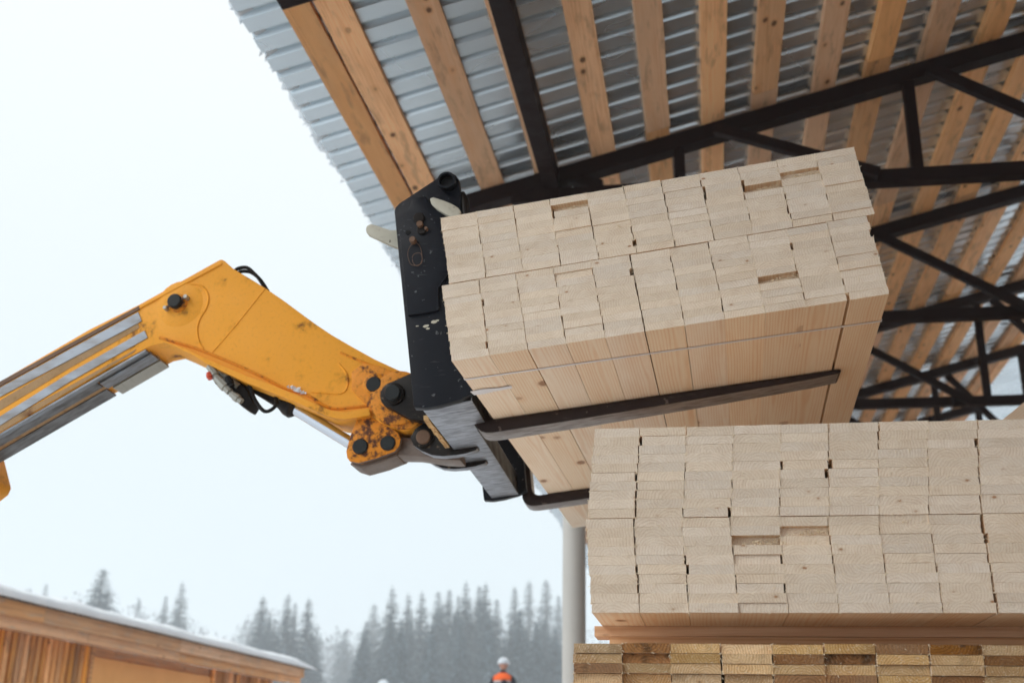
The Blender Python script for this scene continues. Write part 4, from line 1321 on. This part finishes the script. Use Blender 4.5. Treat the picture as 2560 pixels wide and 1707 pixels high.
TREES = [
    (-81.8, 148.8, 25.38, 2, 2.03, 'large broad spruce standing alone behind the hut roof, left of the others'),
    (-93.1, 192.0, 27.32, 1, 1.62, 'slim left spruce of the pair behind the middle of the hut roof'),
    (-90.3, 192.0, 29.7, 0, 1.62, 'taller right spruce of the pair behind the middle of the hut roof'),
    (-159.7, 264.0, 40.02, 1, 1.62, 'tiny spruce tip above the snowy roof between the left edge and the lone broad spruce'),
    (-166.9, 268.8, 39.4, 1, 1.62, 'smallest spruce tip above the snowy roof, nearest the left edge'),
    (-157.1, 268.8, 37.62, 3, 1.62, 'faint spruce tip just left of the lone broad spruce'),
    (-135.6, 268.8, 33.42, 0, 1.62, 'low spruce tip on the roof line between the broad spruce and the pair'),
    (-62.1, 158.4, 22.88, 0, 1.86, 'left spruce of the clump behind the right end of the hut roof'),
    (-56.6, 153.6, 22.52, 0, 1.62, 'tallest spruce of the clump behind the right end of the hut roof'),
    (-60.7, 168.0, 23.03, 1, 1.62, 'spruce close behind the tallest one of the clump at the hut roof end'),
    (-53.6, 153.6, 21.95, 0, 1.79, 'right spruce of the clump behind the right end of the hut roof'),
    (-56.4, 148.8, 18.68, 2, 1.46, 'short bushy spruce low in the clump behind the hut roof end'),
    (-45.8, 168.0, 25.36, 0, 1.7, 'leftmost tall spruce of the wood between hut and grey post'),
    (-42.1, 163.2, 23.7, 0, 1.54, 'second tall spruce of the wood between hut and grey post'),
    (-40.1, 163.2, 23.96, 0, 1.62, 'third tall spruce of the wood, just right of the second'),
    (-36.6, 158.4, 23.51, 2, 1.3, 'broad spruce left of the middle of the wood'),
    (-36.1, 163.2, 24.32, 1, 1.79, 'narrow spruce in the middle of the wood, right of the broad one'),
    (-36.8, 172.8, 24.71, 1, 1.62, 'lower spruce tip just left of the highest tip of the wood'),
    (-32.7, 158.4, 24.78, 0, 1.46, 'spruce with the highest sharp tip in the middle of the wood'),
    (-31.8, 163.2, 24.76, 1, 1.79, 'left one of the twin spruce tips right of the highest tip'),
    (-30.0, 158.4, 24.54, 0, 1.7, 'right one of the twin spruce tips above the orange vest'),
    (-29.2, 163.2, 23.05, 2, 1.3, 'low spruce shoulder right of the twin tips'),
    (-31.4, 192.0, 28.84, 3, 1.94, 'thin spruce standing apart right of the wood, left of two hazy ones'),
    (-35.5, 235.2, 36.13, 3, 2.11, 'hazy ragged spruce between the thin spruce and the one beside the grey post'),
    (-32.0, 235.2, 36.42, 3, 2.27, 'hazy tall spruce nearest the grey post'),
    (-31.5, 252.0, 35.29, 1, 1.94, 'faint low spruce partly hidden by the grey post'),
    (-69.2, 240.0, 32.17, 2, 1.62, 'hazy rounded spruce behind the left flank of the wood'),
    (-38.5, 129.6, 14.65, 2, 1.46, 'snow-dusted young spruce low in front of the left flank of the wood'),
    (-32.8, 124.8, 15.4, 0, 1.79, 'snow-dusted spruce low in front, below the second tall spruce'),
    (-29.4, 124.8, 15.4, 2, 1.38, 'snow-dusted broad spruce low in front, below the broad spruce of the wood'),
    (-27.2, 129.6, 16.21, 2, 1.3, 'dark spruce low in front, below the highest tip'),
    (-24.0, 129.6, 16.5, 2, 1.3, 'dark spruce low in front, directly above the helmet of the person in the orange vest'),
    (-23.9, 144.0, 17.56, 1, 2.11, 'spruce low in front, right of the orange vested person'),
    (-79.0, 252.0, 27.88, 2, 1.94, 'hazy spruce left of the snow-dusted young one'),
    (-25.8, 180.0, 20.8, 0, 2.11, 'pale low spruce in front of the two hazy ones by the grey post')]
for x, y, zt, p_, w_, lab in TREES: tree(x, y, zt, p_, lab, wide=w_)

FILL = [
    (-25.3, 159.3, 18.27, 2, 1.32),
    (-50.0, 183.3, 21.77, 2, 1.49),
    (-42.7, 144.9, 17.86, 4, 1.85),
    (-33.3, 163.2, 22.87, 2, 1.7),
    (-29.9, 156.2, 21.99, 0, 1.52),
    (-38.5, 170.0, 23.13, 1, 1.72),
    (-21.8, 137.3, 18.3, 1, 1.8),
    (-24.5, 176.6, 21.49, 1, 1.61),
    (-32.4, 175.3, 21.93, 0, 1.68),
    (-39.0, 152.9, 18.99, 0, 1.35),
    (-20.3, 140.8, 17.31, 2, 1.49),
    (-37.4, 141.9, 17.55, 1, 1.8),
    (-20.9, 144.4, 17.73, 1, 1.31),
    (-39.8, 166.0, 20.03, 2, 1.52),
    (-34.8, 168.9, 22.84, 4, 1.33),
    (-34.7, 154.9, 19.37, 4, 1.45),
    (-21.4, 168.5, 18.98, 4, 1.57),
    (-24.5, 160.8, 18.53, 4, 1.48),
    (-22.4, 144.6, 16.33, 2, 1.57),
    (-23.3, 135.9, 15.35, 0, 1.45),
    (-25.3, 160.1, 20.75, 2, 1.86),
    (-45.4, 179.0, 22.05, 4, 1.46),
    (-30.5, 142.1, 18.81, 4, 1.6),
    (-28.7, 153.3, 20.22, 1, 1.88),
    (-22.6, 165.2, 20.62, 2, 1.69),
    (-18.3, 142.9, 16.87, 2, 1.64),
    (-27.2, 144.1, 17.39, 0, 1.71),
    (-37.2, 159.9, 19.05, 0, 1.85),
    (-36.9, 135.7, 17.55, 4, 1.35),
    (-47.2, 183.1, 22.7, 1, 1.66),
    (-38.2, 139.9, 16.83, 0, 1.33),
    (-29.6, 138.4, 17.55, 0, 1.72),
    (-38.4, 139.2, 16.07, 2, 1.84),
    (-24.1, 169.7, 20.85, 1, 1.79),
    (-61.6, 156.8, 16.65, 4, 1.52),
    (-55.1, 142.2, 15.96, 2, 1.79),
    (-55.2, 142.9, 15.3, 2, 1.44),
    (-58.5, 172.3, 20.12, 0, 1.66),
    (-57.8, 148.3, 16.94, 0, 1.67),
    (-66.6, 173.3, 21.78, 1, 1.65),
    (-63.6, 165.6, 20.71, 0, 1.5),
    (-64.5, 162.4, 17.89, 1, 1.34)]
for k, (x, y, zt, p_, w_) in enumerate(FILL):
    tree(x, y, zt, p_, 'one of the crowded hazy spruces filling in the wood below the taller tips' if k < 34 else 'one of the hazy spruces filling in the clump behind the hut roof end', wide=w_)

# far woods: a mass nobody could count, bare crowns and spruce tips lost in the haze
fw = MB(); r7 = random.Random(77)
for k in range(440):
    a = r7.uniform(-44, 22)
    d = r7.uniform(300, 420)
    x, y = d * math.sin(R(a)), d * math.cos(R(a))
    g = ground_h(x, y)
    hgt = r7.uniform(17, 24) + 3.5 * math.sin(a * .21 + 1) + 2.0 * math.sin(a * .57)
    con = r7.random() < .35
    wd = hgt * (.16 if con else .30)
    fw.tube([(x, y, g - 1), (x, y, g + hgt * .8)], [.18, .05], 4, 0, False)
    for q in range(110 if con else 190):
        t_ = r7.random() ** (.7 if con else 1)
        if con: rad = wd * (1 - t_) * r7.uniform(.3, 1); zz = g + 1 + (hgt - 1) * t_
        else:
            rad = wd * math.sqrt(max(0, 1 - (2 * t_ - 1) ** 2)) * r7.random() ** .4; zz = g + hgt * (.25 + .75 * t_)
        b = r7.uniform(0, 6.28)
        cx, cy = x + rad * math.cos(b), y + rad * math.sin(b)
        s = r7.uniform(.4, 1.3)
        e1 = Vector((r7.uniform(-1, 1), r7.uniform(-.4, .4), r7.uniform(-.3, 1))) * s
        e2 = Vector((r7.uniform(-1, 1), r7.uniform(-.4, .4), r7.uniform(-1, .3))) * s
        fw.add([(cx, cy, zz), Vector((cx, cy, zz)) + e1, Vector((cx, cy, zz)) + e2], [(0, 1, 2)], 0 if not con else 1)
tag(fw.build('far_woods', [M_TWIG, M_NEEDLE]), 'hazy far wood of bare trees and spruces', kind='stuff')

# ------------------------------------------------------------------ snowy air
hz = MB(); hz.box((-620, -620, -2), (620, 620, 46))
hzm = bpy.data.materials.new('snowy_air'); hzm.use_nodes = True
t = hzm.node_tree; t.nodes.clear()
out = t.nodes.new('ShaderNodeOutputMaterial'); pv = t.nodes.new('ShaderNodeVolumePrincipled')
pv.inputs['Color'].default_value = (.93, .97, 1, 1); pv.inputs['Density'].default_value = .0018
t.links.new(pv.outputs[0], out.inputs['Volume'])
tag(hz.build('haze', hzm), kind='stuff')
